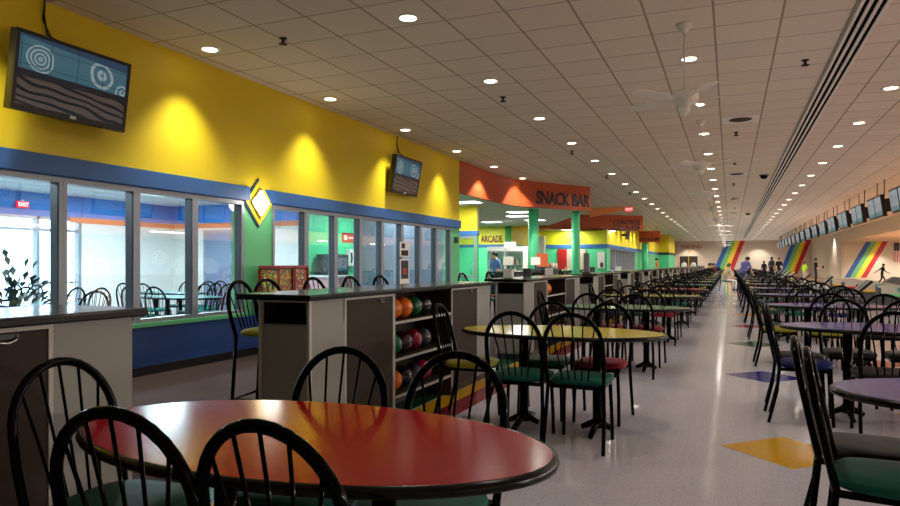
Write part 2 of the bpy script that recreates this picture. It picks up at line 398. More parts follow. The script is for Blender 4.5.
# ---- left wall with its two bands of windows
B1 = [2.85 + .9 * i - .0 for i in range(6)]            # bays of the first band
B1 = [1.05, 1.95, 2.85, 3.75, 4.66, 5.56, 6.45, 7.35]
B2 = [7.98, 8.82, 9.68, 10.50, 11.32, 12.16, 13.02, 13.88, 14.72]
T = .2
SILL, HEAD, BAND = .60, 2.13, 2.34
w = MB()
w.box(WX - T, WX, YB, 15.3, BAND, CEIL, 'yellow_paint')
w.box(WX - T, WX, YB, 15.3, HEAD, BAND, 'blue_paint')
w.box(WX - T, WX, YB, 15.3, 0, SILL - .05, 'deep_blue_paint')
w.box(WX - T, WX, YB, 1.05, SILL - .05, HEAD, 'green_paint')
w.box(WX - T, WX, 7.35, 7.98, SILL - .05, HEAD, 'green_paint')
w.box(WX - T, WX, 14.72, 15.3, SILL - .05, HEAD, 'green_paint')
struct(w.build('wall_left'))
t = MB()
t.box(WX, WX + .035, YB, 7.46, HEAD + .015, BAND, 'blue_paint', .006)
struct(t.build('trim_1'))
t = MB(); t.box(WX, WX + .035, 7.90, 15.33, HEAD + .015, BAND, 'blue_paint', .006); struct(t.build('trim_2'))
t = MB()
t.box(WX - T - .02, WX + .05, 1.0, 7.40, SILL - .05, SILL, 'green_paint', .006)
t.box(WX - T - .02, WX + .05, 7.95, 14.77, SILL - .05, SILL, 'green_paint', .006)
struct(t.build('trim_3'))
struct(MB().box(WX, WX + .02, YB, 15.3, 0, .1, 'black_matte').build('baseboard_left'))
wn = 0
for B in (B1, B2):
    for i in range(len(B) - 1):
        wn += 1; a, b = B[i], B[i + 1]
        f = MB()
        fx0, fx1 = WX - .11, WX + .02
        f.box(fx0, fx1, a, a + .045, SILL, HEAD, 'aluminium', .004).box(fx0, fx1, b - .045, b, SILL, HEAD, 'aluminium', .004)
        f.box(fx0, fx1, a + .045, b - .045, SILL, SILL + .045, 'aluminium').box(fx0, fx1, a + .045, b - .045, HEAD - .05, HEAD, 'aluminium')
        f.box(fx0 + .01, fx1 - .015, a + .045, a + .052, SILL + .04, HEAD - .05, 'shaded_aluminium').box(fx0 + .01, fx1 - .015, b - .052, b - .045, SILL + .04, HEAD - .05, 'shaded_aluminium')  # dark strips paint in the shade on the frame's inner sides
        fo = struct(f.build('window_%d' % wn))
        g = MB().box(WX - .055, WX - .049, a + .045, b - .045, SILL + .04, HEAD - .045, 'window_glass').build('pane', fo)

# ---- the party room behind the windows
r = MB()
r.box(-13.2, -13, .5, 6.4, 0, 2.72, 'white_paint')
r.box(-13.2, -13, 6.4, 10.3, 0, .15, 'white_paint').box(-13.2, -13, 6.4, 10.3, 2.25, 2.72, 'sky_blue_paint')
r.box(-13.2, -13, 10.3, 13.1, 0, 2.72, 'white_paint')
r.box(-13, -12.98, 10.3, 13.1, 2.28, 2.72, 'sky_blue_paint').box(-13, -12.97, 10.0, 13.1, 2.16, 2.27, 'shade_orange')
struct(r.build('wall_party_room_outer'))
r = MB().box(-13.2, WX - .2, .3, .5, 0, 2.72, 'white_paint'); struct(r.build('wall_party_room_near'))
r = MB()
r.box(-13, -9.0, 12.9, 13.0, 0, 2.72, 'white_paint').box(-13, -9.0, 12.88, 12.9, 2.28, 2.72, 'sky_blue_paint').box(-13, -9.0, 12.87, 12.9, 2.16, 2.27, 'shade_orange')
struct(r.build('wall_party_room_far'))
r = MB().box(-9.1, -9.0, 12.9, 15.2, 0, 2.72, 'bright_green_paint'); struct(r.build('wall_corridor')); struct(MB().box(-9.1, WX - T, 15.2, 15.3, 0, 2.72, 'grey_blue_paint').build('wall_corridor_far'))
# door in the far wall of the party room
d = MB().box(-11.9, -11.0, 12.84, 12.87, 0, 2.05, 'grey_blue_paint').box(-11.97, -11.9, 12.83, 12.88, 0, 2.1, 'aluminium').box(-11.0, -10.93, 12.83, 12.88, 0, 2.1, 'aluminium').box(-11.9, -11.0, 12.83, 12.88, 2.05, 2.1, 'aluminium').build('door_1')
struct(d)
MB().ring_tube([(-11.08, 12.83, 1.0), (-11.08, 12.78, 1.0), (-11.2, 12.77, 1.0)], .012, 'chrome').build('door_handle', d)
# outer daylight window
f = MB()
for y in (6.4, 7.35, 8.3, 9.3, 10.24): f.box(-13.15, -13.02, y, y + .06, .15, 2.25, 'aluminium')
f.box(-13.15, -13.02, 6.4, 10.3, .15, .21, 'aluminium').box(-13.15, -13.02, 6.4, 10.3, 2.19, 2.25, 'aluminium').box(-13.14, -13.03, 8.3, 10.3, 1.95, 2.0, 'aluminium')
f = struct(f.build('window_21')); MB().box(-13.09, -13.085, 6.46, 10.24, .21, 2.19, 'window_glass').build('pane', f)

# ---- walls of the snack bar, arcade and far left side
r = MB()
r.box(-9.5, -7.08, 19.0, 19.15, 2.28, CEIL, 'yellow_paint').box(-9.5, -7.05, 18.96, 19.15, 2.14, 2.28, 'blue_paint').box(-9.5, -8.0, 19.0, 19.15, 0, 2.14, 'green_paint').box(-7.1, -7.08, 19.0, 19.15, 0, 2.14, 'green_paint')
struct(r.build('wall_arcade_entry'))
d = MB()
d.box(-8.0, -7.93, 18.98, 19.1, 0, 2.14, 'aluminium').box(-7.17, -7.1, 18.98, 19.1, 0, 2.14, 'aluminium').box(-7.93, -7.17, 18.98, 19.1, 2.05, 2.14, 'aluminium').box(-7.93, -7.17, 18.98, 19.1, .85, .92, 'aluminium')
d = struct(d.build('door_2')); MB().box(-7.93, -7.17, 19.03, 19.036, 0, 2.05, 'window_glass').build('pane', d)
MB().ring_tube([(-7.24, 18.97, .95), (-7.24, 18.93, .98), (-7.24, 18.93, 1.25), (-7.24, 18.97, 1.28)], .012, 'chrome').build('door_handle', d)
r = MB()
r.box(-13.2, -9.4, 30, 30.15, 2.2, CEIL, 'lemon_paint').box(-13.2, -9.4, 29.97, 30.15, 2.06, 2.2, 'blue_paint').box(-13.2, -9.4, 30, 30.15, 0, 2.06, 'bright_green_paint')
r.box(-9.75, -9.45, 29.93, 30.0, 2.2, CEIL, 'dark_green_paint')
r.box(-9.55, -9.4, 30.15, 35, 2.2, CEIL, 'yellow_paint').box(-9.55, -9.4, 30.15, 35, 0, 2.2, 'green_paint')
struct(r.build('wall_arcade'))
r = MB()
r.box(-9.5, -5.87, 35, 35.15, 2.3, 3.04, 'lemon_paint').box(-9.5, -5.84, 34.97, 35.15, 2.1, 2.3, 'blue_paint').box(-9.5, -5.87, 35, 35.15, 0, 2.1, 'bright_green_paint')
struct(r.build('wall_snack_bar'))
r = MB()
r.box(-6.0, -5.87, 35.15, 62, 2.3, 3.04, 'yellow_paint').box(-6.0, -5.87, 37, 62, 3.04, CEIL, 'yellow_paint').box(-6.0, -5.84, 35.15, 62, 2.1, 2.3, 'blue_paint').box(-6.0, -5.87, 35.15, 36, 0, 2.1, 'green_paint').box(-6.0, -5.87, 45.9, 62, 0, 2.1, 'green_paint').box(-6.0, -5.87, 36, 45.9, 0, .9, 'green_paint')
struct(r.build('wall_far_left'))
struct(MB().box(-13.2, -13, 16.2, YE, 0, CEIL, 'green_paint').build('wall_outer_left')); struct(MB().box(-13.2, WX - T, 15.3, 15.4, 0, CEIL, 'green_paint').build('wall_arcade_back'))
r = MB()
r.box(-6.0, -5.0, 62, 69, 2.3, CEIL, 'yellow_paint').box(-6.0, -4.97, 61.97, 69, 2.1, 2.3, 'letter_navy').box(-6.0, -5.0, 62, 69, 0, 2.1, 'bright_green_paint').box(-6.0, -5.87, 69, YE, 0, CEIL, 'beige_paint')
struct(r.build('wall_alcove'))
for i in range(11):
    a = 36 + .9 * i
    f = MB().box(-6.0, -5.86, a, a + .07, .9, 2.1, 'aluminium').box(-6.0, -5.86, a + .83, a + .9, .9, 2.1, 'aluminium').box(-6.0, -5.86, a, a + .9, .9, .96, 'aluminium').box(-6.0, -5.86, a, a + .9, 2.04, 2.1, 'aluminium')
    f = struct(f.build('window_%d' % (31 + i))); MB().box(-5.94, -5.934, a + .07, a + .83, .96, 2.04, 'window_glass').build('pane', f)
d = struct(MB().box(-8.45, -7.95, 34.93, 34.97, 0, 2.05, 'signal_red').build('door_3')); MB().ring_tube([(-8.02, 34.92, .95), (-8.02, 34.88, 1.0), (-8.02, 34.92, 1.1)], .015, 'chrome').build('door_handle', d)
d = struct(MB().box(-7.95, -6.95, 34.95, 34.99, 0, 2.05, 'beige_paint').build('door_4')); MB().ring_tube([(-7.05, 34.94, .95), (-7.05, 34.9, 1.0), (-7.05, 34.94, 1.1)], .015, 'chrome').build('door_handle', d)
d = MB().box(-5.25, -3.35, YE - .06, YE, 0, 2.15, 'brown_laminate').box(-4.33, -4.27, YE - .08, YE - .06, 0, 2.1, 'mustard').box(-5.35, -5.25, YE - .08, YE, 0, 2.2, 'beige_paint').box(-3.35, -3.25, YE - .08, YE, 0, 2.2, 'beige_paint').box(-5.35, -3.25, YE - .08, YE, 2.15, 2.25, 'beige_paint').build('door_5'); struct(d)
for x in (-4.4, -4.2): MB().ring_tube([(x, YE - .06, .9), (x, YE - .12, .95), (x, YE - .12, 1.15), (x, YE - .06, 1.2)], .015, 'chrome').build('door_handle', d)

# ---- hanging fascias with their lettering
def fascia(name, pts, z0, z1, th=.1, m='orange_paint', under=None):
    """a run of upright boards along the plan polyline pts"""
    b = MB()
    for (x0, y0), (x1, y1) in zip(pts, pts[1:]):
        dv = Vector((x1 - x0, y1 - y0, 0)); nv = Vector((dv.y, -dv.x, 0)).normalized() * -th
        b.prism([(x0, y0, z0), (x1, y1, z0), (x1, y1, z1), (x0, y0, z1)], nv, m)
    return b
def nrm(p, q):
    dv = Vector((q[0] - p[0], q[1] - p[1], 0)); return Vector((dv.y, -dv.x, 0)).normalized()
P1, P2, P3 = (-6.16, 15.32), (-6.0, 19.8), (-4.29, 22.3)
arc = [P1, (-6.14, 17.3), (-6.08, 18.8), (-5.9, 19.6), P3]
s = fascia('f', arc, 3.03, CEIL)
s = s.build('hanging_fascia'); tag(s, 'curved orange fascia lettered SNACK BAR hanging over the green columns', 'sign')
n = nrm((-5.9, 19.6), P3); c = Vector(((-5.9 - 4.29) / 2, (19.6 + 22.3) / 2, 3.33)) + n * .012
dirv = Vector((P3[0] + 5.9, P3[1] - 19.6, 0)).normalized()
text('SNACK BAR', .56, 'letter_navy', c + dirv * .30, n, s, shear=.0, sx=.80, bold=.016)
struct(MB().prism([(-13, 15.42, 3.03), (-6.28, 15.42, 3.03), (-6.12, 18.9, 3.03), (-5.95, 19.7, 3.03), (-4.4, 22.35, 3.03), (-7.5, 29.6, 3.03), (-13, 29.6, 3.03)], (0, 0, .05), 'soffit_tiles').build('ceiling_snack_bar'))
s = MB().prism([(-5.64, 29.3, 3.3), (-5.64, 29.3, 3.72), (-4.15, 30.8, 3.83), (-4.15, 30.8, 3.74)], (-.06, .06, 0), 'lit_orange_paint').build('hanging_fascia')  # light from below put into the colour as a paler orange
tag(s, 'narrow tapering lit orange fascia behind the SNACK BAR sign, pointing at the exit sign', 'sign')
Q0, Q1, Q2 = (-9.3, 33.6), (-8.35, 33.55), (-4.26, 36.7)
s = fascia('f', [Q1, Q2], 3.04, CEIL).build('hanging_fascia')
fascia('f', [Q0, Q1], 3.04, CEIL, m='lit_orange_paint').build('end_panel', s)  # same orange board, its lit face painted in a paler tone
tag(s, 'orange fascia lettered CONTROL COUNTER beyond the SNACK BAR sign', 'sign')
n = nrm(Q1, Q2); dirv = Vector((Q2[0] - Q1[0], Q2[1] - Q1[1], 0)).normalized(); c = Vector((Q2[0], Q2[1], 0)) - dirv * .95
text('CONTROL', .34, 'letter_navy', Vector((c.x, c.y, 3.45)) + n * .012, n, s, bold=.006); text('COUNTER', .34, 'letter_navy', Vector((c.x, c.y, 3.16)) + n * .012, n, s, bold=.006)
n = nrm(Q0, Q1)
text('CONTROL', .30, 'letter_maroon', Vector((-8.85, 33.57, 3.55)) + n * .02, n, s, sx=.8); text('COUNTER', .30, 'letter_maroon', Vector((-8.85, 33.57, 3.22)) + n * .02, n, s, sx=.8)
struct(MB().prism([(-9.3, 33.7, 3.04), (-8.3, 33.65, 3.04), (-4.35, 36.75, 3.04), (-5.9, 36.9, 3.04), (-5.9, 35.1, 3.04), (-9.3, 35, 3.04)], (0, 0, .05), 'soffit_tiles').build('ceiling_control_counter'))
s = MB().box(-5.85, -4.42, 48.0, 48.12, 2.78, 3.55, 'orange_paint').build('hanging_sign'); tag(s, 'orange sign lettered RESTROOMS, farthest of the hanging orange signs', 'sign')
for x in (-5.6, -4.7): MB().ring_tube([(x, 48.06, 3.55), (x, 48.06, CEIL)], .012, 'black_matte', 6).build('hanger', s)
text('RESTROOMS', .30, 'letter_navy', (-5.12, 47.99, 2.98), (0, -1, 0), s, bold=.008, sx=.82)
t = text('ARCADE', .44, 'letter_maroon', (-10.42, 29.96, 2.44), (0, -1, 0), name='arcade_lettering', bold=.01, sx=.62); tag(t, 'maroon ARCADE lettering on the yellow wall above the blue stripe', 'lettering')
t = text('THIS END', .56, 'letter_red', (-4.05, YE - .02, 3.2), (0, -1, 0), name='this_end_lettering', sx=.95, bold=.01); tag(t, 'red THIS END lettering high on the beige end wall', 'lettering')
t = MB().prism([(-4.45, YE - .02, 2.78), (-4.0, YE - .02, 2.78), (-4.22, YE - .02, 2.5)], (0, .015, 0), 'shade_orange').build('wall_arrow'); tag(t, 'small orange down arrow painted under THIS END lettering', 'sign')

# rainbow murals
def rainbow(xb, wb, xt, wt, z0, z1, y, label):
    r = empty('rainbow_mural', (0, y, 0), 0, label, 'mural')
    for i, m in enumerate(('blue', 'green', 'yellow', 'red')):
        a, b = i / 4, (i + 1) / 4
        MB().prism([(xb + wb * a, -.012, z0), (xb + wb * b, -.012, z0), (xt + wt * b, -.012, z1), (xt + wt * a, -.012, z1)], (0, .011, 0), 'rain_' + m).build('stripe', r)
mat('rain_blue', (36, 84, 160), .5); mat('rain_green', (110, 184, 110), .5); mat('rain_yellow', (240, 212, 40), .5); mat('rain_red', (190, 24, 34), .5)
rainbow(-1.84, 2.05, -.41, 1.93, .17, CEIL, YE, 'slanted rainbow stripes on the end wall above the aisle')
rainbow(4.85, 1.78, 6.15, 1.8, .17, CEIL, YE, 'slanted rainbow stripes on the end wall behind the lane monitors')
rainbow(8.24, 1.46, 9.69, 1.46, .2, 3.0, 60, 'slanted rainbow stripes beside the flag over the lanes')
fl = empty('wall_flag', (11.5, 59.99, 1.42), 0, 'vertically hung striped flag with blue canton on the lane wall', 'flag')
k = MB()
for i in range(13): k.box(.7 * i / 13, .7 * (i + 1) / 13, -.012, -.002, 0, 1.46, 'rain_red' if i % 2 == 0 else 'white_paint')
k.build('striped_field', fl); MB().box(0, .38, -.018, -.011, .86, 1.46, 'letter_navy').build('canton', fl)

# ---- left wall fittings
def sconce(y, z, label):
    s = empty('diamond_sconce', (WX, y, z), 0, label, 'wall lamp')
    def dia(h, x, t, m): return MB().prism([(x, -h, 0), (x, 0, -h * 1.12), (x, h, 0), (x, 0, h * 1.12)], (t, 0, 0), m)
    dia(.31, .001, .02, 'blue_paint').build('backing_board', s); dia(.285, .021, .012, 'yellow_paint').build('face_board', s)
    dia(.19, .033, .03, 'chrome').build('housing', s)
    MB().prism([(.063, -.16, 0), (.063, 0, -.18), (.063, .16, 0), (.063, 0, .18)], (.015, 0, 0), 'sconce_glow').build('lens', s)
    l = bpy.data.lights.new('sconce_light', 'POINT'); l.energy = 9; l.color = WARM; l.shadow_soft_size = .12
    lo = link('sconce_light', l, s, (.25, 0, 0))
sconce(7.66, 2.13, 'glowing diamond wall lamp on the green pilaster between the windows')

def tv_set(name, y0, y1, z0, z1, xb, lean, label):
    """flat television leaning out from the wall at its top"""
    wd, ht = y1 - y0, z1 - z0
    t = empty(name, (xb, (y0 + y1) / 2, z0), 0, label, 'television')
    sl = lean / ht
    mx = Matrix.Shear('YZ', 4, (0, 0)) if False else Matrix.Rotation(math.atan(sl), 4, 'Y')
    MB().box(-.09, 0, -wd / 2, wd / 2, 0, ht, 'black_plastic', .012, mx).box(0, .012, -wd / 2, wd / 2, 0, .06, 'black_plastic', .004, mx).box(0, .012, -wd / 2, wd / 2, ht - .035, ht, 'black_plastic', .004, mx).box(0, .012, -wd / 2, -wd / 2 + .035, .06, ht - .035, 'black_plastic', 0, mx).box(0, .012, wd / 2 - .035, wd / 2, .06, ht - .035, 'black_plastic', 0, mx).build('casing', t)
    sc = MB().box(0, .006, -wd / 2 + .035, wd / 2 - .035, .06, ht - .035, 'tv_reflection').build('screen', t)
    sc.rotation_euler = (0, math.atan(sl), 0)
    b = MB().box(-.07, .0, -.03, .03, .02, .05, 'white_plastic', .004, mx).build('logo_badge', t); b.location = (.02, 0, 0)
    wl = WX - xb
    br = MB().box(wl, wl + .03, -.25, .25, ht * .3, ht * .75, 'dark_grey').box(wl + .03, -.03, -.04, .04, ht * .42, ht * .52, 'dark_grey').build('wall_bracket', t)
    MB().ring_tube([(-.06 + lean * .9, -wd * .06, ht - .02), (wl + .03, -wd * .08, ht + .12), (wl + .02, -wd * .1, ht + .30), (wl + .03, -wd * .1, CEIL - z0)], .009, 'black_matte', 6).ring_tube([(-.06 + lean * .9, -wd * .02, ht - .02), (wl + .05, -wd * .06, ht + .1), (wl + .02, -wd * .11, ht + .26), (wl + .03, -wd * .1, CEIL - z0)], .008, 'black_matte', 6).build('cable', t)
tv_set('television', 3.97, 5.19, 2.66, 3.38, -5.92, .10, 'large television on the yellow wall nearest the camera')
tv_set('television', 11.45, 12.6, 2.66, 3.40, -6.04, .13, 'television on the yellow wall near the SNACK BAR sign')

# posters on the glass
p = MB().box(WX + .022, WX + .027, 12.03, 12.45, 1.42, 1.72, 'white_paint').box(WX + .027, WX + .029, 12.09, 12.25, 1.59, 1.69, 'letter_black').box(WX + .027, WX + .029, 12.08, 12.40, 1.44, 1.55, 'brown_laminate').build('wall_poster'); tag(p, 'white notice with small pictures on a window post, upper of two', 'poster')
p = MB().box(WX + .022, WX + .027, 12.03, 12.45, .86, 1.37, 'white_paint').box(WX + .027, WX + .029, 12.07, 12.41, .97, 1.34, 'letter_navy').box(WX + .029, WX + .030, 12.16, 12.32, 1.06, 1.18, 'letter_red').build('wall_poster'); tag(p, 'dark blue poster in white border on a window post, lower of two', 'poster')
p = MB().box(WX, WX + .08, 14.95, 15.06, 1.78, 1.92, 'dark_grey', .01).build('alarm_box'); tag(p, 'small dark alarm box on the green wall end beside the windows', 'alarm')

# ================================================================== CEILING FITTINGS
spot_cache = {}
def spot_data(kind):
    if kind not in spot_cache:
        l = bpy.data.lights.new('downlight_' + kind, 'SPOT'); l.color = WARM; l.shadow_soft_size = .07
        if kind == 'end': l.energy = W_END; l.spot_size = math.radians(110); l.spot_blend = .6; l.color = (1, .93, .84)
        elif kind == 'fascia': l.energy = 240; l.spot_size = math.radians(108); l.spot_blend = .35
        elif kind == 'wall': l.energy = W_WALL; l.spot_size = math.radians(90); l.spot_blend = .85
        elif kind == 'far': l.energy = W_FAR; l.spot_size = math.radians(168); l.spot_blend = .4; l.color = (1.0, .94, .86)
        elif kind == 'aisle': l.energy = W_DOWN; l.spot_size = math.radians(120); l.spot_blend = .9
        else: l.energy = W_DOWN; l.spot_size = math.radians(168); l.spot_blend = .4
        spot_cache[kind] = l
    return spot_cache[kind]
ring_me = MB().lathe([(.085, -.004), (.125, -.012), (.13, -.002), (.13, 0)], 'off_white_metal', 20, cap0=False, cap1=False).mesh('trim_ring')
lens_me = MB().lathe([(.088, -.006), (.088, -.002)], 'lamp_glow', 20).mesh('lens')
def downlight(x, y, kind, label, group, z=CEIL):
    e = empty('recessed_downlight', (x, y, z), 0, label, 'ceiling light', group)
    link('trim_ring', ring_me, e); link('lens', lens_me, e)
    lo = link('bulb_light', spot_data(kind), e, (0, 0, -.03))
rows = ((-5.72, 'wall', 'the yellow wall row', 4), (-3.09, 'mid', 'the row above the counters', 28), (-.47, 'aisle', 'the ceiling fan row', 28), (2.16, 'mid', 'the row beyond the slot vent', 28))
for x, kind, where, nmax in rows:
    cnt = 0
    for k in range(-2, 29):
        y = 6.24 + 2.6 * k
        if y > 79: break
        if kind == 'wall' and y > 20: break
        if k < (-1 if kind == 'wall' or x == -.47 else 0): continue
        if x == -.47 and abs(((y - 7.54) / 5.2) - round((y - 7.54) / 5.2)) < .12: pass
        vis = P_vis = True
        cnt += 1
        downlight(x, y, 'fascia' if kind == 'wall' and y > 16 else 'far' if y > 30 and kind != 'wall' else kind, 'round recessed downlight, %s from near end of %s' % (ORD[cnt - 1], where), 'recessed downlights')
# wall washers over the fascia and end wall
for i, (x, y) in enumerate(((-4.2, 78.9), (2.9, 78.9), (7.45, 63.5))):
    downlight(x, y, 'end', 'recessed downlight washing the beige end wall, %s' % ('above THIS END', 'between the two rainbows', 'right of the far rainbow')[i], 'recessed downlights')
for i, y in enumerate((37.2, 38.9, 40.6, 42.3, 44.0, 45.7, 50, 52, 56, 58)):
    downlight(-5.5, y, 'wall', 'recessed downlight over the far yellow wall, %s past the CONTROL COUNTER sign' % ORD[i], 'recessed downlights')

# ceiling fans
fan0 = None
def make_fan(x, y, rot, label):
    e = empty('ceiling_fan', (x, y, CEIL), rot, label, 'ceiling fan', 'white ceiling fans down the aisle')
    MB().lathe([(.012, -.10), (.03, -.09), (.075, -.03), (.085, 0)], 'off_white_metal', 18).build('canopy', e)
    MB().lathe([(.012, -.72), (.012, -.08)], 'off_white_metal', 10).build('downrod', e)
    MB().lathe([(.03, -.90), (.06, -.885), (.085, -.86), (.13, -.84), (.15, -.80), (.15, -.755), (.10, -.725), (.03, -.70)], 'off_white_metal', 22).build('motor_housing', e)
    MB().lathe([(.0001, -.995), (.04, -.95), (.06, -.93), (.06, -.89)], 'off_white_metal', 16).build('switch_cap', e)
    for i in range(5):
        a = 2 * PI * i / 5
        mx = Matrix.Rotation(a, 4, 'Z') @ Matrix.Translation((0, 0, -.80)) @ Matrix.Rotation(math.radians(11), 4, 'X')
        b = MB(); k = b.mi('off_white_metal')
        b.prism([(.22, -.05, 0), (.30, -.068, 0), (.58, -.075, 0), (.64, -.06, 0), (.66, 0, 0), (.64, .06, 0), (.58, .075, 0), (.30, .068, 0), (.22, .05, 0)], (0, 0, .008), 'off_white_metal')
        b.box(.12, .26, -.02, .02, -.006, 0, 'off_white_metal')
        bmesh.ops.transform(b.bm, matrix=mx, verts=b.bm.verts)
        b.build('fan_blade', e)
    return e
fan0 = None
for i in range(13):
    y = 7.54 + 5.2 * i
    lab = 'white five-blade ceiling fan on a long rod, %s from the camera' % ORD[i]
    if i == 0:
        fan0 = make_fan(-.45, y, math.radians(10), lab); fan_kids = [(c, []) for c in fan0.children]
    else:
        c = copy_tree(fan0, fan_kids); c.location = (-.48, y, CEIL); c.rotation_euler = (0, 0, math.radians(10 + 17 * i)); c['label'] = lab

# slot diffuser
sd = empty('slot_diffuser', (1.3, 0, CEIL - .004), 0, 'long dark slotted air vent running down the ceiling', 'air vent')
MB().box(-.11, .11, 2.5, 72, -.012, 0, 'slot_black').build('slot_backing', sd)
b = MB()
for x in (-.115, -.04, .04, .115): b.box(x - .017, x + .017, 2.5, 72, -.025, -.004, 'off_white_metal')
b.build('slot_bars', sd)
# sprinklers
spk = None
def make_sprinkler(x, y, lab):
    e = empty('sprinkler_head', (x, y, CEIL), 0, lab, 'sprinkler', 'ceiling sprinklers')
    MB().lathe([(.018, -.05), (.018, -.012), (.045, -.01), (.045, 0)], 'black_matte', 12).build('stem', e)
    MB().lathe([(.012, -.075), (.05, -.072), (.05, -.066), (.018, -.05)], 'black_matte', 12).build('deflector', e)
    return e
sps = [(-4.67, 6.25, 'nearest the first television'), (-3.21, 9.76, 'left of the second downlight row'), (.87, 9.45, 'between slot vent and lane ceiling'), (.11, 14.1, 'just beyond the ceiling speaker'), (-3.3, 15.0, 'in front of the SNACK BAR sign'), (.11, 18.4, 'second beyond the ceiling speaker'), (.11, 23, 'third beyond the ceiling speaker'), (-3.3, 19.6, 'above the SNACK BAR lettering end'), (-3.3, 24.5, 'between SNACK BAR and exit sign'), (2.6, 9.4, 'in the bay right of the slot vent'), (.11, 28, 'fourth beyond the ceiling speaker'), (-3.3, 29.5, 'right above the exit sign'), (.2, 33, 'fifth beyond the ceiling speaker')]
for i, (x, y, w_) in enumerate(sps):
    lab = 'small dark sprinkler head on the ceiling ' + w_
    if i == 0: spk = make_sprinkler(x, y, lab); spk_kids = [(c, []) for c in spk.children]
    else:
        c = copy_tree(spk, spk_kids); c.location = (x, y, CEIL); c['label'] = lab
# speakers and dome cameras
for i, y in enumerate((12.86, 20.6, 28.4, 36.2)):
    e = empty('ceiling_speaker', (.17, y, CEIL), 0, 'square ceiling speaker with round brown grille, %s from the camera' % ORD[i], 'speaker', 'ceiling speakers')
    MB().box(-.3, .3, -.3, .3, -.012, 0, 'off_white_metal', .004).build('face_plate', e); MB().lathe([(.17, -.02), (.19, -.012)], 'brown_laminate', 24).build('grille', e)
for i, (x, y) in enumerate(((.9, 21.2), (.83, 36.7))):
    e = empty('dome_camera', (x, y, CEIL), 0, 'black dome camera beside the slot vent, %s one' % ('nearer', 'farther')[i], 'camera', 'ceiling dome cameras')
    MB().lathe([(.12, -.03), (.13, 0)], 'black_plastic', 18).build('base', e); MB().lathe([(.001, -.12), (.05, -.11), (.09, -.08), (.105, -.03)], 'black_enamel', 18, cap0=False).build('dome', e)

# EXIT sign at the fascia tip, another in the party room
def exit_sign(loc, n, label, s=1.0):
    n = Vector(n); e = empty('exit_sign', loc, math.atan2(n.x, -n.y), label, 'exit sign')
    MB().box(-.2 * s, .2 * s, 0, .05, -.11 * s, .11 * s, 'exit_red', .006).build('housing', e)
    MB().box(-.02, .02, .01, .04, .11 * s, .16 * s, 'white_plastic').build('mount', e)
    text('EXIT', .17 * s, 'letter_white', (0, -.004, 0), (0, -1, 0), e, bold=.006)
exit_sign((-4.0, 29.4, 3.61), (.15, -1, 0), 'glowing red EXIT sign hanging beyond the SNACK BAR fascia', .8)
exit_sign((-12.93, 8.95, 2.45), (1, 0, 0), 'red EXIT sign above the daylight window of the side room', .6)

# lane monitors in pairs hung from the ceiling
def make_monitors(y, lab):
    e = empty('lane_monitor_pair', (4.2, y, CEIL), 0, lab, 'monitor', 'lane monitors')
    tilt = Matrix.Rotation(math.radians(-8), 4, 'Y')
    for s in (-1, 1):
        mx = Matrix.Translation((0, s * .53, -.82)) @ tilt
        c = MB().box(-.06, .05, -.51, .51, -.33, .33, 'black_plastic', .012, mx).box(.05, .2, -.34, .34, -.2, .2, 'black_plastic', .01, mx).build('casing', e)
        MB().box(-.064, -.058, -.455, .455, -.27, .28, 'lane_picture').build('screen', c)
        c.children[0].location = (0, s * .53, -.82); c.children[0].rotation_euler = (0, math.radians(-8), 0)
        MB().ring_tube([(.1, s * .53, 0), (.1, s * .53, -.62)], .014, 'black_matte', 6).build('hanger', e)
    return e
mon0 = None; mi_ = 0
for k in range(-6, 16):
    y = 21.0 + 3.22 * k
    if y > 71: break
    mi_ += 1; vis_i = k + 1
    lab = ('pair of hanging lane monitors, %s pair from the right edge' % ORD[vis_i - 1]) if vis_i > 0 else 'pair of hanging lane monitors outside the right edge, %s of them' % ORD[-vis_i]
    if mon0 is None:
        mon0 = make_monitors(y, lab); mon_kids = [(c, list(c.children)) for c in mon0.children]
    else:
        c = copy_tree(mon0, mon_kids); c.location = (4.2, y, CEIL); c['label'] = lab

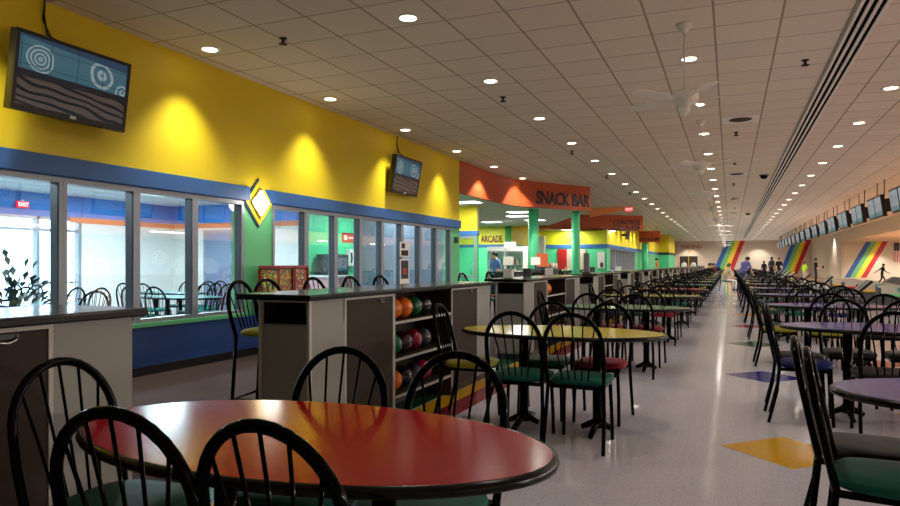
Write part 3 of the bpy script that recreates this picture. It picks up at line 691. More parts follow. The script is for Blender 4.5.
# ================================================================== COUNTERS
CX = -2.48
ball_me = {}
def bowling_ball(x, y, z, colour, label):
    if colour not in ball_me:
        b = MB().ball((0, 0, 0), .094, 'ball_' + colour, 28, 18)
        ball_me[colour] = b.mesh('bowling_ball')
    o = link('bowling_ball', ball_me[colour], None, (x, y, z)); o.rotation_euler = (random.uniform(0, 3), random.uniform(0, 3), 0)
    tag(o, label, 'bowling ball', 'bowling balls on the counter racks')
def counter(idx, y0, proto):
    nth = ('counter cut by the left edge', 'counter behind the red table')[idx] if idx < 2 else '%s counter from the camera' % ORD[idx]
    near = ('cut by the left edge', 'behind the red table')[idx] if idx < 2 else '%s in the row' % ORD[idx]
    x0 = CX - .40
    if proto is None:
        things = []
        t = MB().box(x0 - .14, CX + .05, -.06, 3.52, 1.035, 1.07, 'dark_edge', .008).build('worktop', None)
        MB().box(x0 - .135, CX + .045, -.055, 3.515, 1.068, 1.0735, 'counter_laminate').build('laminate_top', t)
        things.append((t, 'dark glossy top of the ', 'countertop'))
        e = empty('end_cabinet', (0, 0, 0))
        b = MB().box(x0, CX, .03, .43, .08, .875, 'greige_laminate').box(x0, x0 + .02, 0, .03, .08, 1.035, 'edge_strip').box(CX - .02, CX, 0, .03, .08, 1.035, 'edge_strip')
        b.box(x0, CX, .40, .43, .875, 1.035, 'greige_laminate').box(x0, x0 + .02, .03, .43, .875, 1.035, 'greige_laminate').box(CX - .02, CX, .03, .43, .875, 1.035, 'greige_laminate').box(x0 + .02, CX - .02, 0, .03, 1.02, 1.035, 'edge_strip')
        b.box(x0 + .02, CX - .02, .39, .40, .875, 1.035, 'dark_interior').box(x0 + .02, CX - .02, .03, .40, .875, .88, 'dark_interior').box(x0 + .02, x0 + .025, .03, .40, .88, 1.035, 'dark_interior').box(CX - .025, CX - .02, .03, .40, .88, 1.035, 'dark_interior').box(x0 + .02, CX - .02, .03, .40, 1.03, 1.035, 'dark_interior')
        b.box(x0 + .02, CX - .03, .02, .43, 0, .08, 'black_matte').build('body', e)
        MB().box(x0 + .024, CX - .024, .008, .03, .09, .865, 'greige_laminate', .003).build('door', e)
        things.append((e, 'light grey end cabinet with dark niche at the ', 'cabinet'))
        for (a, bb, nm) in ((.43, 1.17, 'first'), (2.37, 3.10, 'second')):
            e = empty('locker_cabinet', (0, 0, 0))
            MB().box(x0, CX - .02, a, bb, .08, 1.035, 'brown_laminate').box(CX - .02, CX, a, a + .02, .08, 1.035, 'edge_strip').box(CX - .02, CX, bb - .02, bb, .08, 1.035, 'edge_strip').box(CX - .02, CX, a + .02, bb - .02, 1.015, 1.035, 'edge_strip').box(x0 + .02, CX - .04, a, bb, 0, .08, 'black_matte').build('body', e)
            d = MB().box(CX - .02, CX - .006, a + .024, bb - .024, .09, 1.012, 'brown_laminate', .002).build('door', e)
            MB().ring_tube([(CX + .004, bb - .24, .995), (CX + .012, bb - .23, .98), (CX + .014, bb - .19, .975), (CX + .012, bb - .16, .985), (CX + .004, bb - .15, 1.0)], .006, 'chrome', 6).box(CX - .006, CX + .004, bb - .25, bb - .14, .99, 1.008, 'dark_grey').build('latch', d)
            things.append((e, 'brown locker cabinet %s of the ball rack, ' % ('near side' if nm == 'first' else 'far side'), 'cabinet'))
        e = empty('ball_rack', (0, 0, 0)); a, bb = 1.17, 2.37
        MB().box(x0, x0 + .02, a, bb, 0, 1.035, 'brown_laminate').box(x0 + .02, CX, a, a + .02, 0, 1.035, 'edge_strip').box(x0 + .02, CX, bb - .02, bb, 0, 1.035, 'brown_laminate').build('body', e)
        for z in (.20, .50, .80):
            MB().box(x0 + .02, CX - .012, a + .02, bb - .02, z - .015, z, 'brown_laminate').box(CX - .012, CX, a + .02, bb - .02, z - .017, z + .004, 'edge_strip').build('shelf', e)
        things.append((e, 'open three-shelf ball rack in the ', 'rack'))
        e = MB().box(x0, CX, 3.10, 3.48, .08, 1.035, 'greige_laminate', .004).box(x0 + .02, CX - .04, 3.12, 3.46, 0, .08, 'black_matte').build('end_panel_cabinet', None)
        things.append((e, 'plain light grey cabinet at the far end of the ', 'cabinet'))
        proto = [(t, [(c, list(c.children)) for c in t.children], lab, cat) for t, lab, cat in things]
        for t, k, lab, cat in proto: t.location = (0, y0, 0); tag(t, lab + nth, cat, 'bowling counters')
        return proto
    for t, k, lab, cat in proto:
        c = copy_tree(t, k); c.location = (0, y0, 0); tag(c, lab + nth, cat, 'bowling counters')
    return proto
proto = None
for i in range(16):
    y0 = 3.59 + 4.85 * (i - 1)
    proto = counter(i, y0, proto)
bx = CX - .2
rack = 3.59 + 1.17 + .02
for z, cols, sh in ((.80, ('orange', 'orange', 'forest', 'charcoal'), 'top'), (.50, ('emerald', 'plum', 'rose', 'slate'), 'middle'), (.20, ('orange', 'ink', 'slate', 'rose'), 'bottom')):
    for j, c in enumerate(cols):
        dy = .215 + .2 * j - (.0)
        bowling_ball(bx + .05, rack + dy, z + .094, c, '%s bowling ball, %s from the left on the %s shelf behind the red table' % ({'ink': 'dark blue', 'forest': 'green', 'emerald': 'bright green', 'slate': 'dark grey', 'plum': 'purple brown', 'charcoal': 'black', 'rose': 'crimson'}.get(c, c), ORD[j], sh))
for i in range(2, 8):
    rk = 3.59 + 4.85 * (i - 1) + 1.19
    for j, (z, c) in enumerate(((.80, 'orange'), (.80, 'rose' if i % 2 else 'orange'), (.50, 'slate'), (.20, 'emerald'))):
        bowling_ball(bx + .05, rk + (.24, .46, .3, .4)[j], z + .094, c, '%s bowling ball %s of the %s counter rack' % ({'slate': 'dark grey', 'rose': 'crimson', 'emerald': 'green'}.get(c, c), ('at left on the top shelf', 'second on the top shelf', 'on the middle shelf', 'on the bottom shelf')[j], ORD[i]))

# ================================================================== CHAIRS
HZ, HY = .715, -.235
def hoop_pts(n=15, top=.945):
    """inverted-U tube from the seat up and over"""
    def lean(z): return -.185 - (z - .44) * .21
    pts = []
    for z in (.43, .52, .62): pts.append((-.192 - (z - .43) * .05, lean(z), z))
    for i in range(n):
        a = PI - PI * i / (n - 1)
        z = HZ + (top - .016 - HZ) * math.sin(a); pts.append((.199 * math.cos(a), lean(z), z))
    for z in (.62, .52, .43): pts.append((.192 + (z - .43) * .05, lean(z), z))
    return pts
def lean(z): return -.185 - (z - .44) * .21
def spindle_pts(i, n=5, top=.945):
    f = (i - (n - 1) / 2) / ((n - 1) / 2)
    xb, xt = f * .085, f * .150
    zt = HZ + (top - .03 - HZ) * math.sqrt(max(0, 1 - (xt / .199) ** 2))
    return [(xb, lean(.47) + .005, .455), (xb + (xt - xb) * .45, lean(.66), .66), (xt, lean(zt), zt)]
def leg_pts(sx, back):
    return [(sx * .192, -.185, .45), (sx * .20, -.205, .25), (sx * .205, -.265, .0)] if back else [(sx * .165, .17, .45), (sx * .175, .18, .22), (sx * .18, .19, .0)]
def seat_mb(m, seg=28):
    def fn(t):
        c, s_ = math.cos(t), math.sin(t); k = 2 / 3.6
        x = math.copysign(abs(c) ** k, c); y = math.copysign(abs(s_) ** k, s_)
        return x * (1 + .06 * y), y
    b = MB()
    b.lathe([(.18, .437), (.198, .443), (.207, .458), (.203, .474), (.185, .485), (.12, .491), (.001, .493)], m, seg, fn=fn, sy=.97, cap1=False)
    return b
SEATS = ('teal', 'olive', 'crimson', 'navy', 'dark green', 'brown')
ME = {}
ME['hoop'] = MB().ring_tube(hoop_pts(17), .0155, 'black_enamel', 12).mesh('back_hoop')
for i in range(5): ME['sp%d' % i] = MB().ring_tube(spindle_pts(i), .0055, 'black_enamel', 6).mesh('spindle')
for s in (-1, 1):
    for b in (0, 1):
        ME['leg%d%d' % (s, b)] = MB().ring_tube(leg_pts(s, b), .0135, 'black_enamel', 10).mesh('leg')
        ME['lleg%d%d' % (s, b)] = MB().ring_tube(leg_pts(s, b), .0135, 'black_enamel', 5).mesh('leg')
ME['frame'] = MB().box(-.17, .17, .155, .18, .415, .44, 'black_enamel', .004).box(-.19, .19, -.20, -.175, .415, .44, 'black_enamel', .004).box(-.185, -.16, -.18, .16, .415, .44, 'black_enamel', .004).box(.16, .185, -.18, .16, .415, .44, 'black_enamel', .004).mesh('seat_frame')
bk = MB().ring_tube(hoop_pts(11), .0155, 'black_enamel', 6)
for i in range(5): bk.ring_tube(spindle_pts(i), .0055, 'black_enamel', 4)
ME['back'] = bk.mesh('backrest')
for c in SEATS:
    ME['seat_' + c] = seat_mb('vinyl_' + c).mesh('seat'); ME['lseat_' + c] = seat_mb('vinyl_' + c, 14).mesh('seat')
    b = seat_mb('vinyl_' + c, 10).ring_tube(hoop_pts(7), .0155, 'black_enamel', 5)
    for i in range(5): b.ring_tube(spindle_pts(i), .006, 'black_enamel', 3, caps=False)
    for s in (-1, 1):
        for q in (0, 1): b.ring_tube(leg_pts(s, q), .0135, 'black_enamel', 4)
    ME['whole_' + c] = b.mesh('dining_chair')
def chair(x, y, rz, colour, label, lod, group, name='dining_chair'):
    """rz: 0 = the sitter faces +y (away from the camera)"""
    if lod == 2:
        o = link(name, ME['whole_' + colour], None, (x, y, 0), rz); return tag(o, label, 'chair', group)
    e = empty(name, (x, y, 0), rz, label, 'chair', group)
    if lod == 0:
        link('back_hoop', ME['hoop'], e)
        for i in range(5): link('spindle', ME['sp%d' % i], e)
        link('seat_frame', ME['frame'], e); link('seat', ME['seat_' + colour], e)
        for s in (-1, 1):
            for b in (0, 1): link('leg', ME['leg%d%d' % (s, b)], e)
    else:
        link('backrest', ME['back'], e); link('seat', ME['lseat_' + colour], e)
        for s in (-1, 1):
            for b in (0, 1): link('leg', ME['lleg%d%d' % (s, b)], e)
    return e

# ================================================================== TABLES
TA, TB = .79, .43
def top_mesh(m):
    b = MB(); k = 56
    def fn_off(o):
        pts = []
        for j in range(k):
            t_ = 2 * PI * j / k; c, s_ = math.cos(t_), math.sin(t_)
            nx, ny = c / TA, s_ / TB; l = math.hypot(nx, ny)
            pts.append((TA * c + o * nx / l, TB * s_ + o * ny / l))
        return pts
    def rings(prof, mt, cap0, cap1):
        q = b.mi(mt); R = [[b.bm.verts.new((x, y, z)) for x, y in fn_off(o)] for o, z in prof]
        for A, B in zip(R, R[1:]):
            for j in range(k): b.face([A[j], A[(j + 1) % k], B[(j + 1) % k], B[j]], q, True)
        if cap0: b.face(R[0][::-1], q)
        if cap1: b.face(R[-1], q)
    rings([(-.02, .719), (0, .719), (.010, .723), (.014, .735), (.010, .746), (0, .7505), (-.006, .7505)], 'dark_edge', True, False)
    edge = b
    return edge
def surface_mesh(m):
    b = MB(); k = 56; q = b.mi(m)
    R = []
    for o, z in ((-.006, .7485), (-.0065, .7512)):
        row = []
        for j in range(k):
            t_ = 2 * PI * j / k; c, s_ = math.cos(t_), math.sin(t_); nx, ny = c / TA, s_ / TB; l = math.hypot(nx, ny)
            row.append(b.bm.verts.new((TA * c + o * nx / l, TB * s_ + o * ny / l, z)))
        R.append(row)
    for j in range(k): b.face([R[0][j], R[0][(j + 1) % k], R[1][(j + 1) % k], R[1][j]], q)
    b.face(R[0][::-1], q); b.face(R[1], q)
    return b
ME['edge'] = top_mesh('x').mesh('edge_band')
for c in ('red', 'yellow', 'green', 'purple', 'lime', 'grey', 'teal'): ME['surf_' + c] = surface_mesh('laminate_' + c).mesh('laminate_surface')
for s in (-1, 1):
    ME['col%d' % s] = MB().lathe([(.037, .03), (.037, .70)], 'black_enamel', 16, cx=s * .29).box(s * .29 - .11, s * .29 + .11, -.11, .11, .70, .715, 'black_matte').mesh('pedestal')
    b = MB()
    for a in range(4):
        mx = Matrix.Translation((s * .29, 0, 0)) @ Matrix.Rotation(PI / 2 * a, 4, 'Z')
        L = .28 if a % 2 else .12
        b.ring_tube([mx @ Vector(v) for v in ((0, 0, .07), (L * .5, 0, .05), (L, 0, .022))], [.032, .026, .02], 'black_enamel', 8)
    b.lathe([(.05, .03), (.05, .09)], 'black_enamel', 14, cx=s * .29)
    ME['foot%d' % s] = b.mesh('cross_foot')
def table(x, y, colour, label, group):
    e = empty('oval_table', (x, y, 0), 0, label, 'table', group)
    t = link('edge_band', ME['edge'], e); link('laminate_surface', ME['surf_' + colour], e)
    for s in (-1, 1):
        p = link('pedestal', ME['col%d' % s], e); link('cross_foot', ME['foot%d' % s], p)
    return e

LX, RX = -1.22, 1.195
SEAT_AT = {}
LEFT = ['red', 'yellow', 'green', 'lime', 'red', 'teal', 'lime', 'grey', 'green', 'yellow']
def desc(side, i, c):
    return '%s table in the %s row' % (ORD[i], side)
GL, GR = 'chairs in the row by the counters', 'chairs in the row by the lanes'
ly = [1.72] + [5.12 + 3.22 * k for k in range(21)]
for i, y in enumerate(ly):
    if y > 71: break
    c = LEFT[i] if i < len(LEFT) else random.choice(('grey', 'lime', 'teal', 'green'))
    cn = {'lime': 'pale yellow', 'teal': 'grey green'}.get(c, c)
    table(LX, y, c, '%s oval two-pedestal table, %s from the camera in the row by the counters' % (cn, ORD[i]), 'oval tables by the counters')
    lod = 0 if y < 10 else (1 if y < 33 else 2)
    if i == 0:
        S = [(-1.345, 1.40, .10, 'teal'), (-.905, 1.43, -.04, 'olive'), (-1.40, 2.00, PI + .05, 'teal'), (-.955, 2.04, PI - .06, 'teal'), (-1.88, 1.64, -PI / 2 + .05, 'teal')]
    elif i == 1:
        S = [(-1.40, 4.73, .0, 'teal'), (-.97, 4.73, -.03, 'teal'), (-1.44, 5.50, PI + .04, 'dark green'), (-.97, 5.52, PI - .05, 'crimson'), (-1.96, 5.14, -PI / 2 + .08, 'olive')]
    else:
        q = [random.choice(SEATS[:5]) for _ in range(5)]
        if i == 2: q = ['navy', 'dark green', 'crimson', 'crimson', 'crimson']
        j = lambda a: random.uniform(-a, a)
        S = [(LX - .24 + j(.012), y - .42 + j(.06), j(.06), q[0]), (LX + .24 + j(.012), y - .42 + j(.06), j(.06), q[1]), (LX - .24 + j(.012), y + .42 + j(.06), PI + j(.06), q[2]), (LX + .24 + j(.012), y + .42 + j(.06), PI + j(.06), q[3]), (LX - .76 + j(.04), y + j(.06), -PI / 2 + j(.1), q[4])]
    where = ('at near side left', 'at near side right', 'at far side left', 'at far side right', 'at the counter end')
    for k, (cx, cy, rz, col) in enumerate(S):
        SEAT_AT[(i, k)] = (cx, cy, rz)
        chair(cx, cy, rz, col, 'black hoop chair %s of %s by the counters' % (where[k], ('the nearest red table', 'the yellow second table')[i] if i < 2 else 'the %s table' % ORD[i]), lod, GL)
ry = [3.26, 6.42] + [9.58 + 3.22 * k for k in range(19)]
for i, y in enumerate(ry):
    if y > 71: break
    c = 'purple' if i < 5 else random.choice(('purple', 'grey', 'grey', 'teal'))
    table(RX, y, c, '%s oval two-pedestal table, %s from the camera in the row by the lanes' % ({'teal': 'grey green'}.get(c, c), ORD[i]), 'oval tables by the lanes')
    lod = 0 if y < 11 else (1 if y < 33 else 2)
    q = [random.choice(SEATS) for _ in range(6)]
    if i == 0: q = ['teal', 'brown'] + q[2:]
    if i == 1: q = ['navy', 'brown', 'brown', 'teal', 'brown', 'brown']
    if i == 2: q = ['olive', 'teal'] + q[2:]
    j = lambda a: random.uniform(-a, a)
    ta = .30 / max(y, 3)
    S = [(RX - .63, y - .30, -PI / 2 - ta * 1.1 - .02, q[0]), (RX - .64, y + .14, -PI / 2 - ta - .02, q[1])]
    if i > 0: S += [(RX - .14 + j(.01), y - .60 + j(.04), j(.06), q[2]), (RX + .36 + j(.03) - (.06 if i == 1 else 0), y - (.98 if i == 1 else .66) + j(.04), j(.08), q[3])]
    if i > 0: S += [(RX - .20 + j(.01), y + .64 + j(.05), PI + j(.06), q[4]), (RX + .30 + j(.03), y + .62 + j(.05), PI + j(.08), q[5])]
    where = ('nearer at aisle end', 'farther at aisle end', 'at near side left', 'at near side right', 'at far side left', 'at far side right')
    for k, (cx, cy, rz, col) in enumerate(S):
        chair(cx, cy, rz, col, 'black hoop chair %s of the %s table by the lanes' % (where[k], ORD[i]), lod, GR)

# bar stools behind the first counters
ST = {}
def bar_stool(x, y, rz, colour, label):
    e = empty('bar_stool', (x, y, 0), rz, label, 'bar stool', 'bar stools behind the counters')
    dz = .285
    def up(pts): return [(a, b, c + dz - (.08 if c > .8 else .08 * (c - .43) / .37 if c > .43 else 0)) for a, b, c in pts]
    if not ST:
        ST['hoop'] = MB().ring_tube(up(hoop_pts(13)), .0155, 'black_enamel', 8).mesh('back_hoop')
        for i in range(5): ST['s%d' % i] = MB().ring_tube(up(spindle_pts(i)), .0055, 'black_enamel', 5).mesh('spindle')
        for s in (-1, 1):
            ST['f%d' % s] = MB().ring_tube([(s * .165, .17, .73), (s * .185, .20, 0)], .014, 'black_enamel', 8).mesh('leg'); ST['r%d' % s] = MB().ring_tube([(s * .192, -.185, .73), (s * .2, -.23, 0)], .014, 'black_enamel', 8).mesh('leg')
        ST['foot'] = MB().ring_tube([(-.18, .19, .25), (.18, .19, .25), (.197, -.21, .25), (-.197, -.21, .25)], .010, 'black_enamel', 6, closed=True).mesh('foot_rail')
    link('back_hoop', ST['hoop'], e)
    for i in range(5): link('spindle', ST['s%d' % i], e)
    for s in (-1, 1): link('leg', ST['f%d' % s], e); link('leg', ST['r%d' % s], e)
    link('foot_rail', ST['foot'], e)
    link('seat', ME['seat_' + colour], e, (0, 0, dz))
bar_stool(-3.28, 4.24, -PI / 2 + .15, 'olive', 'tall black hoop stool with olive seat standing clear of the first counter end')
for i, y in enumerate((4.72, 5.42, 6.1, 6.75)):
    bar_stool(-3.42, y, -PI / 2, ('teal', 'crimson', 'olive', 'navy')[i], 'tall black hoop stool behind the counter by the windows, %s from the left' % ORD[i])
for i, y in enumerate((9.3, 10.5, 14.1, 15.6)):
    bar_stool(-3.42, y, -PI / 2, ('teal', 'crimson', 'olive', 'navy')[i], 'tall black hoop stool behind the %s counter, %s one' % (('second', 'second', 'third', 'third')[i], ('nearer', 'farther', 'nearer', 'farther')[i]))

# ================================================================== MACHINES BY THE WALL
def vending(y, m, label):
    e = empty('candy_dispenser', (WX + .30, y, 0), 0, label, 'candy machine', 'red candy machines under the diamond lamp')
    MB().lathe([(.17, 0), (.17, .02), (.03, .05), (.03, .60)], 'red_metal', 16).build('stand', e)
    MB().box(-.17, .17, -.165, .165, .60, .88, 'red_metal', .012).build('base', e)
    MB().box(-.15, .15, -.15, .15, .88, 1.20, m).build('candy', e)
    for x in (-.165, .165):
        for yy in (-.16, .16): MB().box(x - .013, x + .013, yy - .013, yy + .013, .88, 1.2, 'red_metal').build('corner_post', e)
    MB().box(-.175, .175, -.17, .17, 1.20, 1.25, 'red_metal', .012).build('lid', e)
    MB().lathe([(.03, .0), (.03, .03)], 'chrome', 12).build('coin_knob', e).location = (.19, 0, .74)
vending(7.69, 'candy_green', 'red candy machine with green sweets, left of the pair'); vending(8.05, 'candy_red', 'red candy machine with red sweets, right of the pair')

# party room furniture
for i, (x, y) in enumerate(((-8.4, 6.0), (-8.1, 8.2), (-9.6, 9.4), (-9.2, 11.4), (-10.6, 6.6))):
    table(x, y, 'teal', 'teal oval table in the side room behind glass, %s from the near end' % ORD[i], 'tables in the side room')
    for k, (dx, dy, rz) in enumerate(((-.25, -.5, 0), (.25, -.52, 0), (-.25, .5, PI), (.25, .5, PI), (.82, 0, PI / 2))):
        chair(x + dx, y + dy, rz + random.uniform(-.1, .1), 'teal', 'black hoop chair in the side room %s of its %s table' % (('near left', 'near right', 'far left', 'far right', 'window end')[k], ORD[i]), 1, 'chairs in the side room')
pl = empty('potted_plant', (-7.0, 4.75, 0), 0, 'dark green leafy potted plant behind the leftmost window', 'plant')
MB().lathe([(.13, 0), (.2, .35), (.21, .38)], 'clay', 18).build('pot', pl)
b = MB(); k = b.mi('leaf')
for i in range(110):
    a = random.uniform(0, 2 * PI); el = random.uniform(.1, 1.5); L = random.uniform(.15, .62); base = Vector((0, 0, .55 + random.uniform(-.1, .35)))
    d_ = Vector((math.cos(a) * math.cos(el), math.sin(a) * math.cos(el), math.sin(el) * .9)); c_ = base + d_ * L; sd_ = d_.cross(Vector((0, 0, 1))).normalized() * .035
    tip = c_ + d_ * .18 + Vector((0, 0, -.04)); mid = c_ + d_ * .08
    v = [b.bm.verts.new(q) for q in (c_, mid + sd_, tip, mid - sd_)]; b.face(v, k)
b.ring_tube([(0, 0, .3), (.02, 0, .9)], .015, 'leaf', 6)
b.build('foliage', pl)
pc = empty('service_desk', (-8.2, 12.52, 0), 0, 'low pink fronted desk with white top in the side room', 'desk')
MB().box(-.55, .5, -.3, .3, 0, .98, 'pink_panel').build('body', pc); MB().box(-.6, .55, -.35, .35, .98, 1.02, 'white_plastic', .006).build('desk_top', pc)
# corridor wall things behind the second band of windows
e = empty('photo_kiosk', (-8.68, 13.6, 0), 0, 'dark blue photo kiosk behind the glass by the green wall', 'kiosk')
MB().box(-.25, .2, -.4, .4, 0, 1.0, 'grey_plastic', .01).build('cabinet', e); MB().box(-.25, .15, -.38, .38, 1.0, 1.5, 'dark_grey', .02).build('head', e); MB().box(.15, .16, -.28, .28, 1.1, 1.42, 'lane_picture').build('screen', e)
e = empty('wall_phone', (-8.98, 14.75, 1.42), 0, 'white pay phone hanging on the bright green wall behind glass', 'phone')
MB().box(0, .12, -.16, .16, -.2, .22, 'white_plastic', .01).build('body', e); MB().ring_tube([(.13, -.1, -.12), (.15, -.1, 0), (.13, -.1, .14)], .022, 'black_matte', 8).build('handset', e)
p = MB().box(-8.998, -8.985, 14.45, 15.05, 1.82, 2.06, 'signal_red').box(-8.985, -8.98, 14.52, 14.66, 1.88, 2.0, 'white_plastic').box(-8.985, -8.98, 14.72, 14.98, 1.92, 1.96, 'white_plastic').build('wall_sign'); tag(p, 'red and white sign on the bright green wall above the phone', 'sign')

# ================================================================== SNACK BAR
for i, (x, y, r_, lab) in enumerate(((-5.80, 20.75, .165, 'green round column below the bend of the SNACK BAR fascia'), (-4.75, 22.2, .14, 'green round column below the BAR end of the SNACK BAR fascia'))):
    c = MB().lathe([(r_, 0), (r_, 3.03)], 'bright_green_paint', 28).build('round_column', None, (x, y, 0)); tag(c, lab, 'column')
c = MB().lathe([(.22, 0), (.22, 2.86)], 'bright_green_paint', 24).build('round_column', None, (-5.5, 48.5, 0)); tag(c, 'green column on the far left beneath the RESTROOMS sign', 'column')
e = empty('snack_counter', (0, 0, 0), 0, 'long dark snack bar counter standing behind the bowling counters', 'counter')
MB().box(-5.9, -5.3, 17.2, 18.9, 0, 1.02, 'dark_grey').box(-5.5, -5.0, 19.0, 24.5, 0, 1.02, 'dark_grey').build('body', e); MB().box(-6.0, -5.2, 17.1, 18.95, 1.02, 1.07, 'counter_laminate', .006).box(-5.58, -4.93, 18.95, 24.6, 1.02, 1.07, 'counter_laminate', .006).build('counter_top', e)
def register(x, y, rz, lab):
    e = empty('cash_register', (x, y, 1.07), rz, lab, 'cash register', 'registers on the snack counter')
    MB().box(-.12, .12, -.1, .1, 0, .05, 'dark_grey', .008).build('base', e); MB().box(-.03, .03, -.02, .02, .05, .2, 'dark_grey').build('stand', e)
    mx = Matrix.Translation((0, 0, .28)) @ Matrix.Rotation(math.radians(-12), 4, 'X')
    MB().box(-.14, .14, -.03, .03, -.12, .12, 'white_plastic', .012, mx).build('display_back', e)
register(-5.6, 17.5, .3, 'white backed register nearest the yellow wall on the snack counter'); register(-5.3, 19.2, .2, 'white backed register beside the green column')
e = empty('popcorn_machine', (-5.25, 19.75, 1.07), .3, 'orange red slanted snack warmer between register and green column', 'snack warmer')
MB().box(-.18, .18, -.18, .18, 0, .12, 'dark_grey', .01).build('base', e); MB().prism([(-.17, -.17, .12), (.17, -.17, .12), (.17, -.02, .52), (-.17, -.02, .52)], (0, .2, 0), 'orange_paint').build('slanted_hood', e)
e = empty('condiment_caddy', (-5.2, 20.9, 1.07), .1, 'tray of small bottles and cups on the snack counter by the column', 'caddy')
MB().box(-.16, .16, -.4, .4, 0, .05, 'dark_grey', .008).build('tray', e)
for k in range(7): MB().lathe([(.035, .05), (.035, .17), (.015, .2), (.015, .24)], ('white_plastic', 'signal_red', 'mustard')[k % 3], 10, cx=random.uniform(-.08, .08), cy=-.33 + .11 * k).build('bottle', e)
def cooler(x, y, lab):
    e = empty('drink_cooler', (x, y, 0), 0, lab, 'cooler', 'glass door coolers in the snack bar')
    MB().box(-.38, .38, 0, .6, 0, .2, 'grey_plastic').box(-.38, .38, 0, .6, 1.8, 1.98, 'white_plastic').box(-.38, -.34, 0, .6, .2, 1.8, 'white_plastic').box(.34, .38, 0, .6, .2, 1.8, 'white_plastic').box(-.34, .34, .56, .6, .2, 1.8, 'white_plastic').build('body', e)
    for z in (.55, .9, 1.25, 1.55): MB().box(-.34, .34, .08, .56, z - .01, z, 'white_plastic').build('shelf', e)
    d = MB().box(-.36, -.32, -.04, 0, .22, 1.78, 'aluminium').box(.32, .36, -.04, 0, .22, 1.78, 'aluminium').box(-.32, .32, -.04, 0, .22, .26, 'aluminium').box(-.32, .32, -.04, 0, 1.74, 1.78, 'aluminium').build('door', e)
    MB().box(-.32, .32, -.02, -.015, .26, 1.74, 'window_glass').build('pane', d)
    for z in (.55, .9, 1.25):
        b = MB()
        for k in range(6): b.lathe([(.04, z), (.04, z + .17), (.015, z + .22), (.015, z + .26)], ('orange_paint', 'bright_green_paint', 'signal_red', 'white_plastic')[(k + int(z * 10)) % 4], 10, cx=-.25 + .1 * k, cy=.2)
        b.build('bottle_row', e)
cooler(-8.85, 26, 'white glass-door drink cooler under ARCADE lettering, left of two'); cooler(-8.05, 26, 'white glass-door drink cooler beside the dark green stripe, right of two')
e = empty('menu_board', (-8.5, 26.3, 1.98), 0, 'white menu board standing on top of the drink coolers', 'board')
MB().box(-.1, .4, -.03, .03, 0, .2, 'white_plastic', .01).build('panel', e)
p = MB().box(-6.35, -5.98, 34.93, 34.97, 1.05, 1.9, 'white_plastic').box(-6.2, -6.05, 34.92, 34.93, 1.1, 1.35, 'dark_grey').build('wall_poster'); tag(p, 'white poster on the green snack bar wall near its corner', 'poster')
e = empty('hanging_rack', (-8.55, 32.2, 0), 0, 'tall white hanging display near the light CONTROL COUNTER panel', 'display'); MB().box(-.15, .15, -.15, .15, 0, .1, 'grey_plastic').build('base', e); MB().ring_tube([(0, 0, .1), (0, 0, 2.6)], .02, 'chrome', 8).build('pole', e); MB().box(-.14, .14, -.14, .14, 1.75, 2.65, 'white_plastic', .01).build('cards', e)
for i, (y, lab) in enumerate(((40.2, 'small black television on the far yellow wall before the RESTROOMS sign'), (50.6, 'small black television on the far yellow wall behind the RESTROOMS sign'))):
    e = empty('television', (-5.54, y, 2.7), 0, lab, 'television'); mx = Matrix.Rotation(.12, 4, 'Y')
    MB().box(-.06, 0, -.5, .5, 0, .62, 'black_plastic', .01, mx).build('casing', e); MB().box(0, .006, -.46, .46, .05, .58, 'dark_grey', 0, mx).build('screen', e); MB().box(-.329, -.03, -.05, .05, .2, .35, 'dark_grey').build('wall_bracket', e)
# standing things on the counters further back
e = empty('counter_kiosk', (-2.72, 13.75, 1.0735), 0, 'slim grey post display standing on the third counter', 'display'); MB().box(-.08, .08, -.08, .08, 0, .03, 'dark_grey').build('base', e); MB().box(-.055, .055, -.04, .04, .03, .42, 'grey_plastic', .008).build('panel', e)
for i, (y, c) in enumerate(((8.7, 'white_plastic'), (9.6, 'dark_grey'), (10.9, 'white_plastic'), (14.6, 'dark_grey'), (18.4, 'white_plastic'))):
    e = empty('napkin_holder', (-2.78, y, 1.0735), .2 * i, '%s napkin holder on a bowling counter, %s from the camera' % ('white' if c[0] == 'w' else 'dark', ORD[i]), 'napkin holder', 'napkin holders on the counters')
    MB().box(-.06, .06, -.05, .05, 0, .012, 'chrome').box(-.06, .06, -.05, -.042, .012, .13, c).box(-.06, .06, .042, .05, .012, .13, c).build('holder', e); MB().box(-.055, .055, -.04, .04, .012, .12, 'white_plastic').build('napkins', e)

